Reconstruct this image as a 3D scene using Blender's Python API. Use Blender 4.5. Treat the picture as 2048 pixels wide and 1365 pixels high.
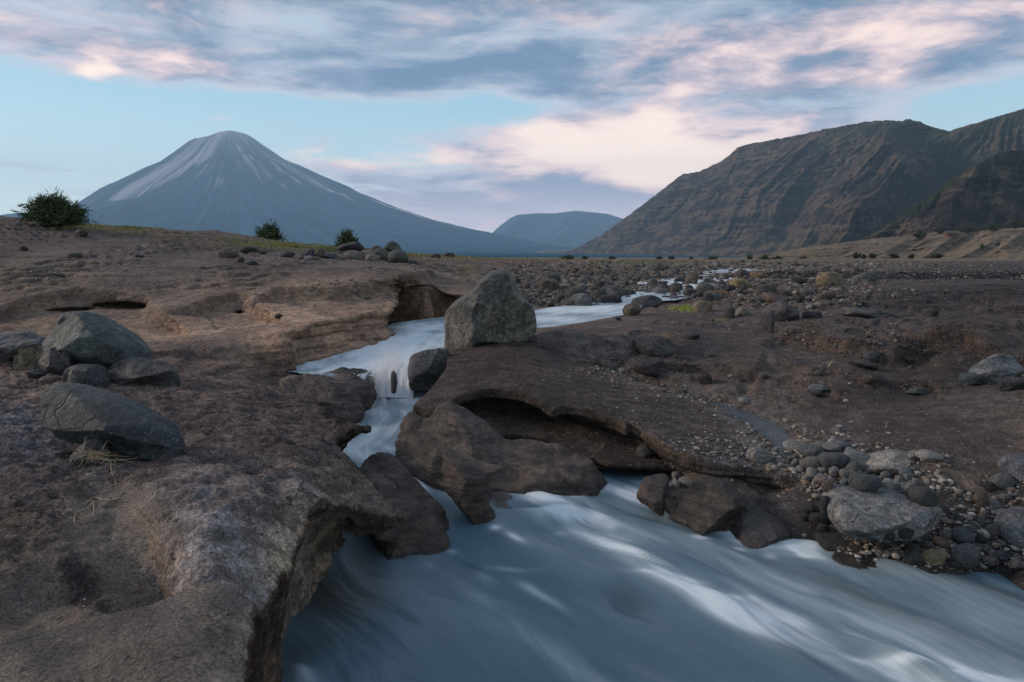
import bpy, math, random, time
import numpy as np
from mathutils import Vector
from mathutils.bvhtree import BVHTree
T0 = time.time()
R = math.radians
random.seed(7); rng = np.random.default_rng(7)
for o in list(bpy.data.objects): bpy.data.objects.remove(o)
S = bpy.context.scene
COL = S.collection

# ------------------------------------------------------------ camera
HC, F, HOR, CX = 2.0, 1365.0, 515.0, 1024.0      # eye height over the lower pool, focal length / horizon / centre in photo pixels
cd = bpy.data.cameras.new('camera'); cam = bpy.data.objects.new('camera', cd); COL.objects.link(cam)
cd.sensor_width = 36; cd.lens = 36*F/2048; cd.clip_start = .05; cd.clip_end = 90000
cd.shift_y = -(682.5-HOR)/2048
cam.location = (0, 0, HC); cam.rotation_euler = (R(90), 0, 0)
S.camera = cam
S.view_settings.view_transform = 'Standard'; S.view_settings.look = 'None'
S.view_settings.gamma = 1; S.view_settings.exposure = 1.12
try: S.view_settings.use_curve_mapping = False
except Exception: pass
S.cycles.use_denoising = True
S.cycles.max_bounces = 6; S.cycles.diffuse_bounces = 3; S.cycles.glossy_bounces = 3
S.cycles.volume_bounces = 1; S.cycles.transparent_max_bounces = 12
S.cycles.sample_clamp_indirect = 4
SUN_EL, SUN_AZ = 20.0, -78.0        # azimuth clockwise from the view direction: low on the photo's left

# ------------------------------------------------------------ node helper
class G:
    def __init__(s, tree): s.t = tree; s.n = tree.nodes; s.l = tree.links
    def new(s, kind, **kw):
        n = s.n.new(kind)
        for k, v in kw.items(): setattr(n, k, v)
        return n
    def put(s, sock, v):
        if v is None: return
        if isinstance(v, bpy.types.NodeSocket): s.l.new(v, sock)
        else:
            if isinstance(v, (tuple, list)) and sock.type == 'RGBA' and len(v) == 3: v = (*v, 1)
            sock.default_value = v
    def m(s, op, a, b=None, c=None, clamp=False):
        n = s.new('ShaderNodeMath', operation=op); n.use_clamp = clamp
        for i, v in enumerate((a, b, c)): s.put(n.inputs[i], v)
        return n.outputs[0]
    def v(s, op, a, b=None):
        n = s.new('ShaderNodeVectorMath', operation=op); s.put(n.inputs[0], a)
        if op == 'SCALE': s.put(n.inputs[3], b)
        elif b is not None: s.put(n.inputs[1], b)
        return n.outputs[0]
    def sep(s, a):
        n = s.new('ShaderNodeSeparateXYZ'); s.put(n.inputs[0], a); return n.outputs
    def comb(s, x, y, z):
        n = s.new('ShaderNodeCombineXYZ')
        for i, v in enumerate((x, y, z)): s.put(n.inputs[i], v)
        return n.outputs[0]
    def noise(s, vec, scale, detail=4, rough=.55, dist=0, col=False):
        n = s.new('ShaderNodeTexNoise'); s.put(n.inputs['Vector'], vec)
        s.put(n.inputs['Scale'], scale); n.inputs['Detail'].default_value = detail
        n.inputs['Roughness'].default_value = rough; n.inputs['Distortion'].default_value = dist
        return n.outputs['Color' if col else 'Fac']
    def vor(s, vec, scale, feature='F1', rnd=1.0):
        n = s.new('ShaderNodeTexVoronoi', feature=feature); s.put(n.inputs['Vector'], vec)
        s.put(n.inputs['Scale'], scale); n.inputs['Randomness'].default_value = rnd
        return n.outputs
    def mix(s, f, a, b, mode='MIX'):
        n = s.new('ShaderNodeMix', data_type='RGBA', blend_type=mode)
        s.put(n.inputs[0], f); s.put(n.inputs[6], a); s.put(n.inputs[7], b)
        return n.outputs[2]
    def ss(s, x, a, b, lo=0., hi=1.):
        n = s.new('ShaderNodeMapRange', interpolation_type='SMOOTHSTEP')
        for i, v in enumerate((x, a, b, lo, hi)): s.put(n.inputs[i], v)
        return n.outputs[0]
    def lin(s, x, a, b, lo=0., hi=1.):
        n = s.new('ShaderNodeMapRange')
        for i, v in enumerate((x, a, b, lo, hi)): s.put(n.inputs[i], v)
        return n.outputs[0]
    def bump(s, h, strength=.5, dist=.02, nrm=None):
        n = s.new('ShaderNodeBump'); s.put(n.inputs['Height'], h)
        n.inputs['Strength'].default_value = strength; n.inputs['Distance'].default_value = dist
        if nrm is not None: s.put(n.inputs['Normal'], nrm)
        return n.outputs[0]
    def attr(s, name):
        n = s.new('ShaderNodeAttribute'); n.attribute_name = name; return n.outputs

def material(name):
    m = bpy.data.materials.new(name); m.use_nodes = True
    g = G(m.node_tree); b = m.node_tree.nodes['Principled BSDF']
    g.b = b; g.out = m.node_tree.nodes['Material Output']
    b.inputs['Specular IOR Level'].default_value = .35
    return m, g

def az_el(px, py):
    return math.atan((px-CX)/F), math.atan((HOR-py)/math.hypot(F, px-CX))

# ------------------------------------------------------------ sky
world = bpy.data.worlds.new('World'); S.world = world; world.use_nodes = True
wt = world.node_tree; wt.nodes.clear(); w = G(wt)
dirv = w.new('ShaderNodeTexCoord').outputs['Generated']
dx, dy, dz = w.sep(dirv)
az = w.m('ARCTAN2', dx, dy)
hyp = w.m('SQRT', w.m('ADD', w.m('MULTIPLY', dx, dx), w.m('MULTIPLY', dy, dy)))
el = w.m('ARCTAN2', dz, hyp)
sky = w.new('ShaderNodeTexSky', sky_type='NISHITA', sun_disc=False)
sky.sun_elevation = R(SUN_EL); sky.sun_rotation = R(SUN_AZ); sky.air_density = 1.0; sky.dust_density = .6; sky.ozone_density = 2.0
# cloud noise lives on a flat deck seen in perspective, plus a noise in angle for the low cumulus
den = w.m('ADD', w.m('MAXIMUM', dz, 0.0), .10)
deck = w.comb(w.m('DIVIDE', dx, den), w.m('MULTIPLY', w.m('DIVIDE', dy, den), 1.0), 0)
n1 = w.noise(w.v('MULTIPLY', deck, (1.1, 1.2, 1.0)), 1.5, 10, .64, .5)
n2 = w.noise(w.v('ADD', deck, (9.1, 4.2, 3)), 1.3, 8, .6, .4)
ang = w.comb(w.m('MULTIPLY', az, 9.0), w.m('MULTIPLY', el, 26.0), 1.7)
n3 = w.noise(ang, 1.0, 8, .6, .3)
n4 = w.noise(w.comb(w.m('MULTIPLY', az, 5.0), w.m('MULTIPLY', el, 30.0), 7.3), 1.0, 7, .62, .5)
wob = w.m('MULTIPLY', w.m('SUBTRACT', w.noise(w.comb(w.m('MULTIPLY', az, 4.0), w.m('MULTIPLY', el, 12.0), 4.0), 1.0, 5, .6), .5), 1.0)
eww = w.m('ADD', el, w.m('MULTIPLY', wob, .05)); aww = w.m('ADD', az, w.m('MULTIPLY', wob, .16))
def blob(px, py, rx, ry, sx=None):
    a0, e0 = az_el(px, py)
    qa = w.m('MULTIPLY', w.m('SUBTRACT', aww, a0), F/rx); qe = w.m('MULTIPLY', w.m('SUBTRACT', eww, e0), F/ry)
    return w.m('EXPONENT', w.m('MULTIPLY', w.m('ADD', w.m('MULTIPLY', qa, qa), w.m('MULTIPLY', qe, qe)), -1.0))
def total(lst):
    t = None
    for (amp, *a) in lst:
        q = w.m('MULTIPLY', blob(*a), amp); t = q if t is None else w.m('ADD', t, q)
    return t
deckcov = w.ss(eww, az_el(600, 228)[1], az_el(600, 150)[1])
cover = w.m('ADD', w.m('MULTIPLY', deckcov, .90), total([
    (1.05, 1250, 310, 360, 85), (.85, 1050, 400, 480, 62), (.35, 1500, 240, 420, 60), (.30, 1800, 120, 380, 110),
    (-.33, 700, 60, 230, 38), (-.30, 60, 20, 200, 40), (-.28, 980, 210, 110, 22), (-.25, 1950, 190, 130, 35), (-.22, 560, 130, 90, 16), (.30, 430, 240, 46, 11),
    (.28, 150, 335, 150, 12), (.30, 200, 392, 120, 14), (.3, 960, 448, 120, 20), (.28, 700, 315, 110, 26)]))
cover = w.m('ADD', cover, w.m('MULTIPLY', w.m('SUBTRACT', n1, .5), 1.6))
cover = w.m('ADD', cover, w.m('MULTIPLY', w.m('SUBTRACT', n4, .5), 1.0))
cmask = w.ss(cover, .12, .66)
# colour of the cloud itself: lilac-grey bodies, peach and cream where the low sun reaches
warm = w.m('ADD', total([(1.0, 1280, 290, 270, 62), (.5, 760, 310, 160, 26), (.40, 1330, 340, 90, 34), (.30, 1560, 95, 260, 50), (.28, 1900, 20, 200, 40), (.22, 300, 110, 150, 34),
    (.55, 209, 134, 30, 20), (.35, 380, 130, 80, 26), (.42, 430, 240, 46, 12), (.30, 60, 80, 120, 40), (.32, 690, 320, 120, 26), (.35, 1000, 255, 130, 16), (.22, 1500, 165, 240, 26), (-.25, 1000, 170, 300, 50), (-.2, 1440, 268, 90, 9), (-.2, 950, 400, 300, 25)]),
    w.m('MULTIPLY', w.m('SUBTRACT', n3, .5), 1.35))
warm = w.m('ADD', warm, w.m('MULTIPLY', w.m('SUBTRACT', n2, .5), 1.2))
warm = w.ss(warm, -.18, 1.0)
dens = w.ss(w.m('ADD', cover, w.m('MULTIPLY', w.m('SUBTRACT', n2, .5), -.9)), .45, 1.15)
body = w.mix(dens, (.235, .265, .31), (.075, .118, .175))
lowg = w.ss(el, R(9.5), R(2))
body = w.mix(w.m('MULTIPLY', lowg, .85), body, (.255, .245, .29))
lit = w.mix(w.ss(warm, .25, 1.0), (.35, .275, .285), (.49, .405, .35))
cloud = w.mix(w.ss(warm, .0, .62), body, lit)
clear = w.mix(w.ss(el, R(2), R(19)), (.330, .395, .405), (.125, .270, .345))
clear = w.v('SCALE', clear, .90)
clear = w.mix(.20, clear, w.v('SCALE', sky.outputs[0], .06))
skycol = w.mix(cmask, clear, cloud)
# the air in front dims the low sky; what shines behind it is that much stronger
ka = w.lin(el, 0, R(22), 2.1, 1.28)
kb = w.lin(el, 0, R(22), 1.0, .3)
skycol = w.v('SUBTRACT', w.v('SCALE', skycol, ka), w.v('SCALE', (.07, .10, .125), kb))
skycol = w.v('SCALE', w.v('MAXIMUM', skycol, (.02, .03, .04)), 10.0)
skycol = w.mix(w.ss(dz, -.004, -.03), skycol, (1.0, .9, .8))
bg = w.new('ShaderNodeBackground'); w.put(bg.inputs[0], skycol); bg.inputs[1].default_value = .1
wo = w.new('ShaderNodeOutputWorld'); w.l.new(bg.outputs[0], wo.inputs[0])
S.cycles.denoising_prefilter = 'NONE'
world.cycles.sampling_method = 'MANUAL'; world.cycles.sample_map_resolution = 1024

sd_ = bpy.data.lights.new('sun', 'SUN'); sun = bpy.data.objects.new('sun', sd_); COL.objects.link(sun)
sd_.energy = 1.5; sd_.angle = R(10); sd_.color = (1, .82, .67)
d = Vector((math.sin(R(SUN_AZ))*math.cos(R(SUN_EL)), math.cos(R(SUN_AZ))*math.cos(R(SUN_EL)), math.sin(R(SUN_EL))))
sun.rotation_euler = (-d).to_track_quat('-Z', 'Y').to_euler()

# ------------------------------------------------------------ numpy tools
def _hash(ix, iy, iz, seed):
    h = (ix.astype(np.uint32)*np.uint32(374761393) + iy.astype(np.uint32)*np.uint32(668265263)
         + iz.astype(np.uint32)*np.uint32(2147483647) + np.uint32((seed*1274126177) & 0xffffffff))
    h = (h ^ (h >> np.uint32(13)))*np.uint32(1274126177)
    h = (h ^ (h >> np.uint32(16)))*np.uint32(2246822519)
    h ^= h >> np.uint32(15)
    return (h & np.uint32(0xffffff)).astype(np.float32)*np.float32(2/16777216.) - np.float32(1)
def vnoise(x, y, z, seed=0):
    x = np.asarray(x, np.float32); y = np.asarray(y, np.float32); z = np.asarray(z, np.float32)
    x, y, z = np.broadcast_arrays(x, y, z)
    fx, fy, fz = np.floor(x), np.floor(y), np.floor(z)
    ix, iy, iz = fx.astype(np.int64), fy.astype(np.int64), fz.astype(np.int64)
    tx, ty, tz = x-fx, y-fy, z-fz
    tx = tx*tx*tx*(tx*(tx*6-15)+10); ty = ty*ty*ty*(ty*(ty*6-15)+10); tz = tz*tz*tz*(tz*(tz*6-15)+10)
    o = 0
    for a in (0, 1):
        wa = tx if a else 1-tx
        for b in (0, 1):
            wb = ty if b else 1-ty
            for c in (0, 1):
                o = o + wa*wb*(tz if c else 1-tz)*_hash(ix+a, iy+b, iz+c, seed)
    return o
def fbm(x, y, z, octv=4, rough=.5, seed=0, ridge=False):
    o = 0; a = 1.; s = 0; f = 1.
    for i in range(octv):
        n = vnoise(x*f+i*17.3, y*f-i*9.1, z*f+i*5.7, seed+i)
        if ridge: n = 1-2*np.abs(n)
        o = o + a*n; s += a; a *= rough; f *= 2.03
    return o/s
def sstep(x, a, b):
    t = np.clip((x-a)/(b-a), 0, 1); return t*t*(3-2*t)
def smin(a, b, k):
    h = np.clip(.5+.5*(b-a)/k, 0, 1); return b*(1-h)+a*h-k*h*(1-h)
def smax(a, b, k): return -smin(-a, -b, k)
class RBF:                          # thin-plate surface through control points
    def __init__(s, P, V, lam=1e-4):
        P = np.asarray(P, float); V = np.asarray(V, float).reshape(len(P), -1); n = len(P)
        K = s.k(P, P)+np.eye(n)*lam; Q = np.c_[np.ones(n), P]
        A = np.block([[K, Q], [Q.T, np.zeros((3, 3))]])
        sol = np.linalg.solve(A, np.r_[V, np.zeros((3, V.shape[1]))])
        s.P, s.w, s.q = P, sol[:n], sol[n:]
    @staticmethod
    def k(a, b):
        r2 = ((a[:, None]-b[None])**2).sum(-1); return np.where(r2 > 1e-12, .5*r2*np.log(np.maximum(r2, 1e-12)), 0)
    def __call__(s, a, b):
        sh = np.shape(a); X = np.c_[np.ravel(a), np.ravel(b)]; o = np.empty((len(X), s.w.shape[1]), np.float32)
        for i in range(0, len(X), 40000):
            c = X[i:i+40000]; o[i:i+40000] = s.k(c, s.P)@s.w+np.c_[np.ones(len(c)), c]@s.q
        return o[:, 0].reshape(sh) if o.shape[1] == 1 else o.reshape(*sh, -1)
KL = .55
def AL(x, y): return x/y, np.log(y)*KL          # scale-free plan coordinates
def world_pt(px, py, z):
    y = F*(HC-z)/(py-HOR); return (px-CX)*y/F, y, z
def shep(ctrl, a, l, p=3.2):                        # colours blended from control points (a, l, rgb)
    P = np.array([c[:2] for c in ctrl]); C = np.array([c[2] for c in ctrl])
    sh = np.shape(a); X = np.c_[np.ravel(a), np.ravel(l)]; o = np.empty((len(X), 3), np.float32)
    for i in range(0, len(X), 60000):
        w_ = 1/(((X[i:i+60000, None]-P[None])**2).sum(-1)+4e-4)**(p/2); o[i:i+60000] = (w_@C)/w_.sum(1)[:, None]
    return o.reshape(*sh, 3)
def poly_sd(poly, X, Y):            # signed distance to a closed polygon, negative inside; also the parameter along it
    P = np.asarray(poly, float); d = np.full(X.shape, 1e9, np.float32); ins = np.zeros(X.shape, bool); prm = np.zeros(X.shape, np.float32)
    acc = 0
    for i in range(len(P)):
        ax, ay = P[i]; bx, by = P[(i+1) % len(P)]; ex, ey = bx-ax, by-ay; L2 = ex*ex+ey*ey+1e-12
        t = np.clip(((X-ax)*ex+(Y-ay)*ey)/L2, 0, 1); q = (X-ax-t*ex)**2+(Y-ay-t*ey)**2
        mk = q < d; d = np.where(mk, q, d); prm = np.where(mk, acc+t*math.sqrt(L2), prm); acc += math.sqrt(L2)
        c = ((ay > Y) != (by > Y)) & (X < (bx-ax)*(Y-ay)/(by-ay+1e-12)+ax); ins ^= c
    d = np.sqrt(d); return np.where(ins, -d, d), prm
def smooth_line(pts, n=6, closed=False):
    P = np.asarray(pts, float); m = len(P); out = []
    rngi = range(m if closed else m-1)
    for i in rngi:
        if closed: p0, p1, p2, p3 = P[(i-1) % m], P[i], P[(i+1) % m], P[(i+2) % m]
        else: p0, p1, p2, p3 = P[max(i-1, 0)], P[i], P[i+1], P[min(i+2, m-1)]
        for k in range(n):
            t = k/n; out.append(.5*((2*p1)+(-p0+p2)*t+(2*p0-5*p1+4*p2-p3)*t*t+(-p0+3*p1-3*p2+p3)*t**3))
    if not closed: out.append(P[-1])
    return np.array(out)
def nets(Fv):                       # surface nets: F < 0 is solid. Returns vertices in index space and quads
    Fv = np.ascontiguousarray(Fv, np.float32); s = Fv < 0; nx, ny, nz = Fv.shape
    cnt = np.zeros((nx-1, ny-1, nz-1), np.int8)
    for i in (0, 1):
        for j in (0, 1):
            for k in (0, 1): cnt += s[i:nx-1+i, j:ny-1+j, k:nz-1+k]
    act = (cnt > 0) & (cnt < 8); I = np.argwhere(act); idx = np.full(act.shape, -1, np.int32); idx[act] = np.arange(len(I))
    x, y, z = I.T; c = {}
    for i in (0, 1):
        for j in (0, 1):
            for k in (0, 1): c[i, j, k] = Fv[x+i, y+j, z+k]
    acc = np.zeros((len(I), 3), np.float32); n = np.zeros(len(I), np.float32)
    for ax in range(3):
        for u in (0, 1):
            for v_ in (0, 1):
                p = [u, v_]; p.insert(ax, 0); q = [u, v_]; q.insert(ax, 1); fa, fb = c[tuple(p)], c[tuple(q)]
                cr_ = (fa < 0) != (fb < 0); t = np.where(cr_, fa/np.where(cr_, fa-fb, 1), 0)
                o = [0., 0., 0.]
                for m_ in range(3): o[m_] = p[m_]
                for m_ in range(3): acc[:, m_] += np.where(cr_, o[m_] if m_ != ax else t, 0)
                n += cr_
    V = I+acc/n[:, None]
    Q = []
    for ax in range(3):
        sl0 = [slice(None)]*3; sl1 = [slice(None)]*3; sl0[ax] = slice(0, -1); sl1[ax] = slice(1, None)
        a = s[tuple(sl0)]; b = s[tuple(sl1)]; E = np.argwhere(a != b)
        o1, o2 = [(1, 2), (2, 0), (0, 1)][ax]
        E = E[(E[:, o1] > 0) & (E[:, o2] > 0) & (E[:, o1] < Fv.shape[o1]-1) & (E[:, o2] < Fv.shape[o2]-1)]
        inside = s[E[:, 0], E[:, 1], E[:, 2]]
        e0 = E.copy(); e1 = E.copy(); e1[:, o1] -= 1; e2 = e1.copy(); e2[:, o2] -= 1; e3 = E.copy(); e3[:, o2] -= 1
        q = np.stack([idx[e_[:, 0], e_[:, 1], e_[:, 2]] for e_ in (e0, e1, e2, e3)], 1)
        q = np.where(inside[:, None], q, q[:, ::-1]); Q.append(q)
    return V.astype(np.float32), np.concatenate(Q)
def mesh_np(name, V, Q, mat=None, attrs=None, smooth=True, fattr=None):
    me = bpy.data.meshes.new(name); V = np.asarray(V, np.float32); Q = np.asarray(Q, np.int32); k = Q.shape[1]
    me.vertices.add(len(V)); me.vertices.foreach_set('co', V.ravel())
    me.loops.add(Q.size); me.loops.foreach_set('vertex_index', Q.ravel())
    me.polygons.add(len(Q)); me.polygons.foreach_set('loop_start', np.arange(0, Q.size, k, dtype=np.int32))
    me.update(calc_edges=True)
    if smooth: me.polygons.foreach_set('use_smooth', np.ones(len(Q), bool))
    if attrs is not None:
        at = me.attributes.new('tint', 'FLOAT_COLOR', 'POINT'); c = np.ones((len(V), 4), np.float32); c[:, :3] = attrs; at.data.foreach_set('color', c.ravel())
    for kk, vv in (fattr or {}).items():
        at = me.attributes.new(kk, 'FLOAT', 'POINT'); at.data.foreach_set('value', np.asarray(vv, np.float32).ravel())
    if mat: me.materials.append(mat)
    me.update(); return me
def normals(V, Q):
    a, b, c, d_ = (V[Q[:, i]] for i in range(4)); n = np.cross(c-a, d_-b); N = np.zeros_like(V)
    for i in range(4): 
        for k in range(3): N[:, k] += np.bincount(Q[:, i], weights=n[:, k], minlength=len(V)).astype(np.float32)
    return N/(np.linalg.norm(N, axis=1, keepdims=True)+1e-9)
def obj(name, me, parent=None, label=None, cat=None, group=None, kind=None, loc=None):
    o = bpy.data.objects.new(name, me); COL.objects.link(o)
    if parent: o.parent = parent
    if loc is not None: o.location = loc
    for k, v_ in (('label', label), ('category', cat), ('group', group), ('kind', kind)):
        if v_: o[k] = v_
    return o
def grid_quads(nu, nv):             # vertices indexed u*nv+v
    i = np.arange((nu-1)*(nv-1)); u, v_ = i//(nv-1), i % (nv-1); a = u*nv+v_
    return np.stack([a, a+nv, a+nv+1, a+1], 1)
def tick(s): print('%6.1fs %s' % (time.time()-T0, s), flush=True)
# ============================================================ far country
def haze_fbm(*a, **k): return fbm(*a, **k)
# --- materials
m_volc, g = material('volcano_slope')
P = g.new('ShaderNodeNewGeometry').outputs['Position']
ash = g.attr('ash')[2]; sl = g.attr('streak')[2]
c = g.mix(g.ss(g.noise(P, .0035, 8, .65), .35, .65), (.008, .055, .098), (.02, .085, .135))  # bluish albedo also stands in for part of the distance haze
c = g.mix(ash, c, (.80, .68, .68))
g.put(g.b.inputs['Base Color'], c); g.b.inputs['Roughness'].default_value = 1; g.b.inputs['Specular IOR Level'].default_value = 0

m_esc, g = material('escarpment_rock')
P = g.new('ShaderNodeNewGeometry').outputs['Position']; x, y, z = g.sep(P)
veg = g.attr('veg')[2]; spur = g.attr('spur')[2]
zz = g.m('ADD', z, g.m('MULTIPLY', g.noise(P, .004, 4, .6), 110.0))
st = g.noise(g.comb(g.m('MULTIPLY', x, .0012), g.m('MULTIPLY', y, .0012), g.m('MULTIPLY', zz, .055)), 1.0, 5, .7)
patch = g.noise(P, .012, 7, .65)
grass = g.mix(g.noise(P, .02, 5, .6), (.066, .049, .034), (.135, .097, .067))
rock = g.mix(g.noise(P, .05, 5, .6), (.015, .012, .012), (.042, .033, .03))
green = g.mix(g.noise(P, .03, 6, .7), (.016, .022, .012), (.042, .048, .024))
c = g.mix(g.ss(g.m('ADD', st, g.m('MULTIPLY', g.m('SUBTRACT', patch, .5), 1.1)), .42, .56), grass, rock)
gy = g.m('ADD', g.m('MULTIPLY', g.m('SUBTRACT', patch, .5), 1.9), g.m('SUBTRACT', veg, g.m('MULTIPLY', spur, .55)))
c = g.mix(g.ss(gy, .1, .6), c, green)
g.put(g.b.inputs['Base Color'], c); g.b.inputs['Roughness'].default_value = 1; g.b.inputs['Specular IOR Level'].default_value = 0
g.put(g.b.inputs['Normal'], g.bump(g.noise(P, .05, 6, .7), .8, 10.0))

m_dune, g = material('dry_hill')
P = g.new('ShaderNodeNewGeometry').outputs['Position']
c = g.mix(g.ss(g.noise(P, .03, 6, .6), .3, .7), (.13, .10, .075), (.22, .175, .13))
c = g.mix(g.ss(g.noise(P, .35, 6, .7), .55, .75), c, (.07, .06, .045))
g.put(g.b.inputs['Base Color'], c); g.b.inputs['Roughness'].default_value = 1; g.b.inputs['Specular IOR Level'].default_value = 0
g.put(g.b.inputs['Normal'], g.bump(g.noise(P, .5, 6, .7), .6, .6))

# --- volcano: a cone with its own profile on either flank
VD = 12000.; k = VD/F
vx, vy = (458-CX)*k, VD
prR = np.array([(0, 268), (20, 266), (36, 267), (50, 277), (66, 290), (110, 318), (180, 355), (260, 395), (340, 425), (410, 448), (480, 465), (560, 485), (640, 499), (760, 509), (1500, 517)])
prL = np.array([(0, 268), (20, 267), (40, 277), (62, 290), (72, 291), (125, 325), (170, 345), (225, 366), (265, 385), (308, 401), (380, 425), (450, 447), (560, 478), (700, 506), (1500, 517)])
def volc_z(TH, RR, tR, tL):
    wR = sstep(.5+.5*np.cos(TH), .25, .75)
    return np.interp(RR, prR[:, 0]*k, (HOR-tR)*k+2)*wR+np.interp(RR, prL[:, 0]*k, (HOR-tL)*k+2)*(1-wR)
tR, tL = prR[:, 1].astype(float).copy(), prL[:, 1].astype(float).copy()
th0 = np.linspace(0, 2*math.pi, 361)[:, None]; r0_ = np.linspace(0, 1, 240)[None]**1.3*10500+3
for it in range(14):                 # the skyline of the cone, not its section, has to match the photo: solve for the section
    z_ = volc_z(th0, r0_+0*th0, tR, tL); yv = vy+r0_*np.sin(th0); pxs = (CX+F*(vx+r0_*np.cos(th0))/yv).ravel(); pys = (HOR-F*(z_-HC)/yv).ravel()
    for arr, pr, sg_ in ((tR, prR, 1), (tL, prL, -1)):
        for i in range(len(pr)):
            if pr[i, 0] > 700: continue
            want = pr[i, 1]; q = 458+sg_*pr[i, 0]; mk_ = np.abs(pxs-q) < 6
            if mk_.any(): arr[i] += .6*(want-pys[mk_].min())
        arr[:] = np.minimum(np.maximum.accumulate(arr), 519)
for arr in (tR, tL): arr[3:-1] = .25*arr[2:-2]+.5*arr[3:-1]+.25*arr[4:]
tR[:5] = (262, 264, 269, 278, 291); tL[:5] = (262, 266, 277, 287, 290)
nth, nr = 1800, 260
th = np.linspace(0, 2*math.pi, nth); rr = np.linspace(0, 1, nr)**1.25*11000+5
TH, RR = np.meshgrid(th, rr, indexing='ij')
Z = volc_z(TH, RR, tR, tL)
gx = np.cos(TH); gy_ = np.sin(TH)
gul = fbm(gx*14, gy_*14, RR/5200, 4, .55, 11, True)
gul2 = fbm(gx*38, gy_*38, RR/2600, 3, .6, 12, True)
amp = sstep(RR, 150, 1500)*(1-sstep(RR, 4500, 9000))
Z += amp*(gul*80+gul2*45)+fbm(gx*RR/260, gy_*RR/260, RR*0, 4, .5, 13)*9*amp
Z += 55*np.exp(-((RR-4050)/500.)**2-((TH-math.pi*.02)/.06)**2)*0
# pale ash: broad fan on the sunlit flank, ribs down the front
phi = TH-1.5*math.pi-.39                      # 0 faces the camera, negative = towards photo left
fw = .34-.20*sstep(RR, 500, 2400)
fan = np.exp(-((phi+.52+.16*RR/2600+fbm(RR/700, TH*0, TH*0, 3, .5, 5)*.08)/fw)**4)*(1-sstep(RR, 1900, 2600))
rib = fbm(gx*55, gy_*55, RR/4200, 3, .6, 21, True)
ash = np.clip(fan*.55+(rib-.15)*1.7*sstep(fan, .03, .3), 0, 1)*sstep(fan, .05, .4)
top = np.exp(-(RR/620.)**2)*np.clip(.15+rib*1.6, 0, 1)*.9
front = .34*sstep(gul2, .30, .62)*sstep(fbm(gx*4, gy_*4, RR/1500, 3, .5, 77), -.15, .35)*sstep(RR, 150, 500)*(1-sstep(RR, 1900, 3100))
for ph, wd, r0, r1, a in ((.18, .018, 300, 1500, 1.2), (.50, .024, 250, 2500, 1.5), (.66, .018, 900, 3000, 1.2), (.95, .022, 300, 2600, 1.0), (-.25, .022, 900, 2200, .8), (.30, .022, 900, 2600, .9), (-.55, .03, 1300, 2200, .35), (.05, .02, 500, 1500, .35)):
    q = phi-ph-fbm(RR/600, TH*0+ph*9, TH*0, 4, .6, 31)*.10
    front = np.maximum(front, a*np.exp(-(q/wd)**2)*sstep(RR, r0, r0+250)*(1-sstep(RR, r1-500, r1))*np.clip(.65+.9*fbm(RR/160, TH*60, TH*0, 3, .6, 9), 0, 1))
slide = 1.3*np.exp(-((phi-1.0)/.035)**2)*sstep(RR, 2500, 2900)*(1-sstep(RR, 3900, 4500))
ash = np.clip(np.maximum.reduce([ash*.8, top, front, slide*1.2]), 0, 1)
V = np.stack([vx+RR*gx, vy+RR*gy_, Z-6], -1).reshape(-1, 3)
o = obj('volcano', mesh_np('volcano', V, grid_quads(nth, nr), m_volc, fattr={'ash': ash, 'streak': ash}), kind='structure')

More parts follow.
